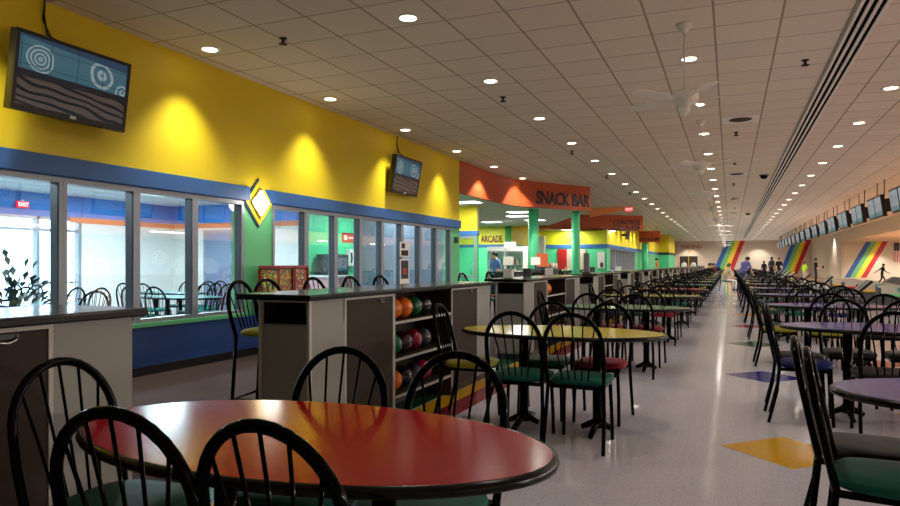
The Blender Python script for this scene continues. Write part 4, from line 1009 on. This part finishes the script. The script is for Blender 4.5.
# ================================================================== BOWLERS' AREA
con0 = None; set0 = None; ret0 = None; ben0 = None
def make_console(lab):
    e = empty('scoring_console', (2.75, 0, 0), 0, lab, 'console', 'sloping scoring consoles')
    MB().box(-.12, .22, -.35, .35, 0, .42, 'dark_grey', .01).build('pedestal', e)
    mx = Matrix.Translation((0, 0, .56)) @ Matrix.Rotation(math.radians(-44), 4, 'Y')
    for s in (-1, 1):
        p_ = MB().box(-.44, .44, s * .2 - .165, s * .2 + .165, -.03, .03, 'black_plastic', .01, mx).build('sloping_panel', e)
        MB().box(-.41, .41, s * .2 - .12, s * .2 + .12, .031, .036, 'grey_plastic', 0, mx).build('panel_face', p_)
    return e
def make_settee(seat, lab):
    e = empty('bowler_settee', (4.6, 0, 0), 0, lab, 'settee', 'moulded settees by the lanes')
    n = 9; prof = []
    b = MB(); pts = []
    for i in range(n):
        f = i / (n - 1); pts.append((-.7 + 1.4 * f, .30 + .1 * math.sin(PI * f), (.66 - .5 * max(0, f - .6) ** 1.4)))
    b.prism([(p_[0], p_[1], .25) for p_ in pts] + [(p_[0], p_[1] + .07, .25) for p_ in pts[::-1]], (0, 0, .0001), 'settee_shell')
    for A, B in zip(pts, pts[1:]):
        b.prism([(A[0], A[1], .1), (B[0], B[1], .1), (B[0], B[1], B[2]), (A[0], A[1], A[2])], (0, .06, 0), 'settee_shell')
    b.build('curved_back', e)
    for q in (-1, 1): MB().box(q * .72 - .02, q * .72 + .02, -.2, .42, 0, .60, 'dark_grey', .01).build('end_panel', e)
    MB().box(-.68, .68, -.14, .34, .36, .43, seat, .03).build('seat', e); MB().box(-.6, .6, -.05, .3, 0, .36, 'dark_grey', .01).build('base', e)
    MB().prism([(-.2, .385, .47), (.1, .385, .47), (.1, .385, .6), (-.2, .385, .6)], (0, -.005, 0), 'laminate_teal').build('back_emblem', e)
    return e
def make_return(lab):
    e = empty('ball_return', (6.3, 0, 0), 0, lab, 'ball return', 'ball returns between the lanes')
    MB().box(-.45, .45, -.25, .25, 0, .42, 'grey_plastic', .03).build('body', e)
    MB().prism([(-.5, -.28, .42), (.35, -.28, .42), (.45, -.28, .52), (.3, -.28, .70), (-.05, -.28, .74), (-.3, -.28, .60)], (0, .56, 0), 'dark_grey').build('hood', e)
    MB().box(-.44, -.3, -.255, -.25, .12, .4, 'mustard').build('front_badge', e)
    MB().ring_tube([(-1.0, -.22, .45), (-.5, -.22, .47), (-.5, .22, .47), (-1.0, .22, .45)], .02, 'chrome', 8, closed=True).box(-.98, -.93, -.03, .03, 0, .44, 'chrome').build('ball_rail', e)
    return e
for i in range(16):
    y = 12.1 + 3.22 * i
    labs = 'sloping twin-panel scoring console by the lanes, %s from the camera' % ORD[i], 'white moulded settee with %s seat by the lanes, %s from the camera', 'grey ball return with dark hood, %s from the camera' % ORD[i]
    if i % 2 == 0 or i > 7:
        if con0 is None: con0 = make_console(labs[0]); con_k = [(c, list(c.children)) for c in con0.children]; c = con0
        else: c = copy_tree(con0, con_k); c['label'] = labs[0]
        c.location = (2.75, y, 0)
    if i > 6: continue
    sn = ('mustard', 'signal_red', 'mustard', 'green_paint')[i % 4]
    st = make_settee(sn, labs[1] % ({'mustard': 'yellow', 'signal_red': 'red', 'green_paint': 'green'}[sn], ORD[i])); st.location = (4.6, y + .3, 0)
    if ret0 is None: ret0 = make_return(labs[2]); ret_k = [(c, list(c.children)) for c in ret0.children]; c = ret0
    else: c = copy_tree(ret0, ret_k); c['label'] = labs[2]
    c.location = (6.3, y + 1.2, 0)

# ================================================================== PEOPLE
SKINS = {'light': (206, 160, 130), 'tan': (176, 124, 92), 'dark': (92, 60, 44)}
for k_, v_ in SKINS.items(): mat('skin_' + k_, v_, .5)
for k_, v_ in (('purple', (98, 96, 160)), ('black', (22, 22, 26)), ('lime', (176, 220, 40)), ('white', (226, 224, 216)), ('charcoal', (44, 44, 50)), ('denim', (52, 66, 100)), ('khaki', (180, 168, 140)), ('maroon', (92, 28, 36)), ('sky', (90, 130, 190)), ('orange', (220, 120, 60))): mat('cloth_' + k_, v_, .85, spec=.2)
for k_, v_ in (('black', (20, 16, 16)), ('brown', (60, 40, 28))): mat('hair_' + k_, v_, .6)
def person(x, y, rz, pose, h, skin, top, bottom, hair, label, z=0, hold=None):
    """one skinned body; local +y is where the person faces"""
    S = h / 1.75
    J = {'pelvis': (0, 0, .95), 'spine': (0, 0, 1.14), 'chest': (0, .0, 1.34), 'neck': (0, .01, 1.50), 'head': (0, .03, 1.62), 'crown': (0, .02, 1.71), 'nose': (0, .125, 1.605)}
    for n_, s in (('L', -1), ('R', 1)):
        J.update({'sh' + n_: (s * .18, 0, 1.42), 'el' + n_: (s * .235, -.03, 1.14), 'wr' + n_: (s * .24, .06, .90), 'pa' + n_: (s * .24, .085, .83), 'hip' + n_: (s * .09, 0, .90), 'kn' + n_: (s * .10, .03, .50), 'an' + n_: (s * .10, -.01, .09), 'toe' + n_: (s * .11, .15, .035)})
    up = ['spine', 'chest', 'neck', 'head', 'crown', 'nose', 'shL', 'shR', 'elL', 'elR', 'wrL', 'wrR', 'paL', 'paR']
    def rot_up(a, names=up, piv='pelvis'):
        c = Vector(J[piv]); R = Matrix.Rotation(a, 3, 'X')
        for q in names: J[q] = tuple(c + R @ (Vector(J[q]) - c))
    if pose == 'bend':
        rot_up(-math.radians(30)); b_ = Vector(J['shR']); b2 = Vector(J['shL'])
        for n_, b0, s in (('R', b_, 1), ('L', b2, -1)):
            J['el' + n_] = tuple(b0 + Vector((s * .05, .06, -.27))); J['wr' + n_] = tuple(b0 + Vector((s * .02, .20, -.46))); J['pa' + n_] = tuple(b0 + Vector((s * .02, .26, -.50)))
    elif pose == 'sit':
        for q in list(J):
            if q[:2] not in ('kn', 'an', 'to'): J[q] = (J[q][0], J[q][1], J[q][2] - .40)
        for n_, s in (('L', -1), ('R', 1)):
            J['kn' + n_] = (s * .13, .42, .50); J['an' + n_] = (s * .13, .40, .09); J['toe' + n_] = (s * .14, .56, .035)
            J['el' + n_] = (s * .25, .06, .78); J['wr' + n_] = (s * .17, .28, .70); J['pa' + n_] = (s * .15, .35, .69)
        rot_up(-math.radians(10))
    elif pose == 'walk':
        J['knL'] = (-.1, .22, .54); J['anL'] = (-.1, .26, .12); J['toeL'] = (-.1, .41, .08); J['knR'] = (.1, -.06, .50); J['anR'] = (.1, -.36, .16); J['toeR'] = (.1, -.26, .04)
        J['elL'] = (-.24, -.2, 1.2); J['wrL'] = (-.24, -.38, 1.02); J['paL'] = (-.24, -.44, .97); J['elR'] = (.24, .12, 1.18); J['wrR'] = (.22, .36, 1.08); J['paR'] = (.22, .43, 1.06)
        rot_up(-math.radians(8))
    elif pose == 'hold':
        for n_, s in (('L', -1), ('R', 1)):
            J['el' + n_] = (s * .25, .02, 1.15); J['wr' + n_] = (s * .13, .24, 1.16); J['pa' + n_] = (s * .10, .30, 1.18)
    for n_, s in (('L', -1), ('R', 1)):
        d_ = (Vector(J['pa' + n_]) - Vector(J['wr' + n_])).normalized(); pa = Vector(J['pa' + n_]); sd_ = Vector((0, 0, 1)).cross(d_); sd_ = sd_.normalized() if sd_.length > .3 else Vector((0, 1, 0))
        for k in range(4): J['f%d%s' % (k, n_)] = tuple(pa + d_ * (.085, .1, .095, .075)[k] + sd_ * (.03 - .02 * k))
        J['th' + n_] = tuple(pa + d_ * .03 + sd_ * .055)
    Rr = {'pelvis': .135, 'spine': .125, 'chest': .15, 'neck': .055, 'head': .098, 'crown': .07, 'nose': .018, 'sh': .07, 'el': .045, 'wr': .032, 'pa': .036, 'hip': .095, 'kn': .062, 'an': .044, 'toe': .04, 'f0': .009, 'f1': .009, 'f2': .009, 'f3': .008, 'th': .011}
    bones = [('pelvis', 'spine', 'T'), ('spine', 'chest', 'T'), ('chest', 'neck', 'T'), ('neck', 'head', 'S'), ('head', 'crown', 'S'), ('head', 'nose', 'S')]
    for n_ in 'LR':
        bones += [('chest', 'sh' + n_, 'T'), ('sh' + n_, 'el' + n_, 'T'), ('el' + n_, 'wr' + n_, 'S'), ('wr' + n_, 'pa' + n_, 'S'), ('pelvis', 'hip' + n_, 'B'), ('hip' + n_, 'kn' + n_, 'B'), ('kn' + n_, 'an' + n_, 'B'), ('an' + n_, 'toe' + n_, 'F'), ('pa' + n_, 'th' + n_, 'S')]
        bones += [('pa' + n_, 'f%d%s' % (k, n_), 'S') for k in range(4)]
    names = list(J); me = bpy.data.meshes.new('person')
    me.from_pydata([tuple(c * S for c in J[q]) for q in names], [(names.index(a), names.index(b)) for a, b, _ in bones], [])
    o = bpy.data.objects.new('person', me); COL.objects.link(o)
    md = o.modifiers.new('skin', 'SKIN')
    for q, sv in zip(names, me.skin_vertices[0].data):
        key = q if q in Rr else q[:-1]; r_ = Rr[key] * S; sv.radius = (r_, r_ * (.72 if q in ('pelvis', 'spine', 'chest') else 1)); sv.use_root = q == 'pelvis'
    sb = o.modifiers.new('sub', 'SUBSURF'); sb.levels = sb.render_levels = 1
    dg = bpy.context.evaluated_depsgraph_get(); dg.update()
    m2 = bpy.data.meshes.new_from_object(o.evaluated_get(dg)); bpy.data.objects.remove(o)
    m2.materials.clear()
    ms = ['skin_' + skin, 'cloth_' + top, 'cloth_' + bottom, 'cloth_black']
    for q in ms: m2.materials.append(M(q))
    segs = [(Vector(J[a]) * S, Vector(J[b]) * S, {'S': 0, 'T': 1, 'B': 2, 'F': 3}[t_]) for a, b, t_ in bones]
    for f in m2.polygons:
        c = f.center; best = None
        for a, b, t_ in segs:
            ab = b - a; u = max(0, min(1, (c - a).dot(ab) / max(ab.length_squared, 1e-9))); dd = (a + ab * u - c).length
            if best is None or dd < best[0]: best = (dd, t_)
        f.material_index = best[1]; f.use_smooth = True
    p = link('person', m2, None, (x, y, z), rz); tag(p, label, 'person')
    hc = Vector(J['head']) * S; cr = Vector(J['crown']) * S; ax = (cr - hc).normalized()
    b = MB().ball((0, 0, 0), .108 * S, 'hair_' + hair, 16, 10, (.95, 1.05, 1.0))
    for v in list(b.bm.verts):
        if v.co.z < -.01 * S and v.co.y > -.02 * S or v.co.z < -.075 * S: v.co.z = max(v.co.z, -.075 * S); v.co *= .80
    b.build('hair', p, hc + (cr - hc) * .45 - Vector((0, .012 * S, 0)))
    return p
person(.46, 30.5, -.7, 'bend', 1.68, 'tan', 'purple', 'denim', 'black', 'person in purple shirt bending over a table by the aisle')
chair(-.15, 34.1, -1.0, 'brown', 'black hoop chair at the aisle under the person in pale trousers', 1, GL)
person(-.15, 34.1, -1.0, 'sit', 1.70, 'light', 'khaki', 'white', 'brown', 'person in pale trousers sitting at the aisle beside the table row')
for i, (x, y, rz, top, lab) in enumerate(((11, 3, 0, 'black', 'seated person in black behind the pale trousered person'), (12, 3, 0, 'maroon', 'seated person in maroon top far down the left table row'), (13, 1, 0, 'charcoal', 'seated person in dark grey far down the left table row'), (14, 3, 0, 'black', 'seated dark figure below the first rainbow far away'))):
    x, y, rz = SEAT_AT[(x, y)]
    person(x, y, rz, 'sit', 1.72, ('tan', 'light', 'dark', 'tan')[i], top, 'denim', 'black', lab)
person(2.30, 54, .6, 'stand', 1.50, 'dark', 'black', 'black', 'black', 'slim person in black standing left of the broad dark figure')
person(2.75, 53, -.8, 'stand', 1.78, 'dark', 'charcoal', 'black', 'black', 'broad person in dark grey standing by the lanes below the wall lamp')
person(3.22, 53, 2.6, 'stand', 1.72, 'light', 'black', 'charcoal', 'brown', 'person in black facing the camera beside the second rainbow')
person(4.3, 47, -1.0, 'stand', 1.42, 'tan', 'lime', 'khaki', 'black', 'child in bright lime shirt standing by the lanes')
person(4.85, 46.5, -1.4, 'hold', 1.62, 'tan', 'black', 'charcoal', 'black', 'person in black holding a bowling ball beside the lime shirted child')
bowling_ball(4.85 + .40, 46.5 + .09, 1.08, 'charcoal', 'dark bowling ball held by the person in black')
person(8.05, 45, -1.5, 'walk', 1.30, 'dark', 'black', 'black', 'black', 'child in black striding towards the lanes below the flag rainbow')
person(-7.25, 21.2, 2.7, 'stand', 1.68, 'light', 'sky', 'denim', 'black', 'attendant in blue shirt standing behind the snack counter')
person(-4.55, 47.0, 1.9, 'stand', 1.66, 'light', 'orange', 'denim', 'brown', 'person in orange top standing under the RESTROOMS sign')
person(-3.6, 60, .4, 'stand', 1.60, 'light', 'white', 'charcoal', 'black', 'person in white shirt before the brown doors, left one')
person(-2.9, 61, -.4, 'stand', 1.62, 'tan', 'white', 'denim', 'black', 'person in white shirt before the brown doors, right one')

# ================================================================== LAMPS OF THE SIDE AREAS
panel_me = MB().box(-.36, .36, -.3, .3, -.012, 0, 'panel_glow').mesh('diffuser'); pf_me = MB().box(-.39, .39, -.33, .33, -.008, 0, 'white_plastic').mesh('frame')
def ceiling_panel(x, y, z, watt, lab, col=(1, 1, .94)):
    e = empty('ceiling_panel_light', (x, y, z), 0, lab, 'ceiling light', 'bright panel lights')
    link('frame', pf_me, e); link('diffuser', panel_me, e)
    k = 'area%s' % watt
    if k not in spot_cache:
        l = bpy.data.lights.new('panel_light', 'AREA'); l.energy = watt; l.size = .7; l.color = col; spot_cache[k] = l
    link('panel_light', spot_cache[k], e, (0, 0, -.03))
for i, (x, y) in enumerate(((-6.9, 17.7), (-7.2, 23.6), (-6.6, 21.8), (-9.4, 22), (-9.2, 26.5), (-7.2, 26.0), (-10.9, 28.2))):  # last panel is added, unseen, to brighten the ARCADE wall
    ceiling_panel(x, y, 3.03, 100, 'bright square panel light in the snack bar ceiling, %s from its near corner' % ORD[i])
for i, (x, y) in enumerate(((-7.7, 34.4), (-6.0, 36.2))):
    ceiling_panel(x, y, 3.04, 71, 'bright panel light under the CONTROL COUNTER fascia, %s one' % ('left', 'right')[i])
for i, (x, y) in enumerate(((-8.6, 3.5), (-10.8, 5.5), (-8.6, 8.5), (-10.8, 10.5))):  # panels added as cool fill, brightening the room beyond its daylight
    ceiling_panel(x, y, 2.72, 210, 'added panel light in the side room ceiling, %s from its near end' % ORD[i], (.74, .9, 1))
for i, (x, y) in enumerate(((-7.7, 13.9), (-7.7, 15.2))):
    ceiling_panel(x, y, 2.72, 60, 'panel light before the bright green wall behind glass, %s one' % ('nearer', 'farther')[i], (.9, 1, .96))
# unseen strips added over the lanes as bounce fill for the hall ceiling
for i in range(7):
    y = 4 + 7.3 * i
    e = empty('lane_fill_light', (14, y, 2.97), 0, 'added unseen strip light over the lanes, %s from the near end' % ORD[i], 'ceiling light', 'added lane fill lights')
    MB().box(-.12, .12, -1.2, 1.2, -.06, 0, 'white_plastic', .01).build('housing', e); MB().box(-.09, .09, -1.15, 1.15, -.07, -.06, 'lamp_glow').build('tube', e)
    l = spot_cache.get('lane')
    if l is None:
        l = bpy.data.lights.new('lane_fill_light', 'AREA'); l.shape = 'RECTANGLE'; l.size = .3; l.size_y = 2.3; l.energy = W_LANE_FILL; l.color = (1, .955, .88); spot_cache['lane'] = l
    link('lane_fill', l, e, (0, 0, -.1))
for i, (x, y) in enumerate(((10.2, 58.8), (13, 58.8))):
    downlight(x, y, 'end', 'recessed downlight washing the lane wall %s' % ('above the rainbow', 'right of the flag')[i], 'recessed downlights', 3.0)
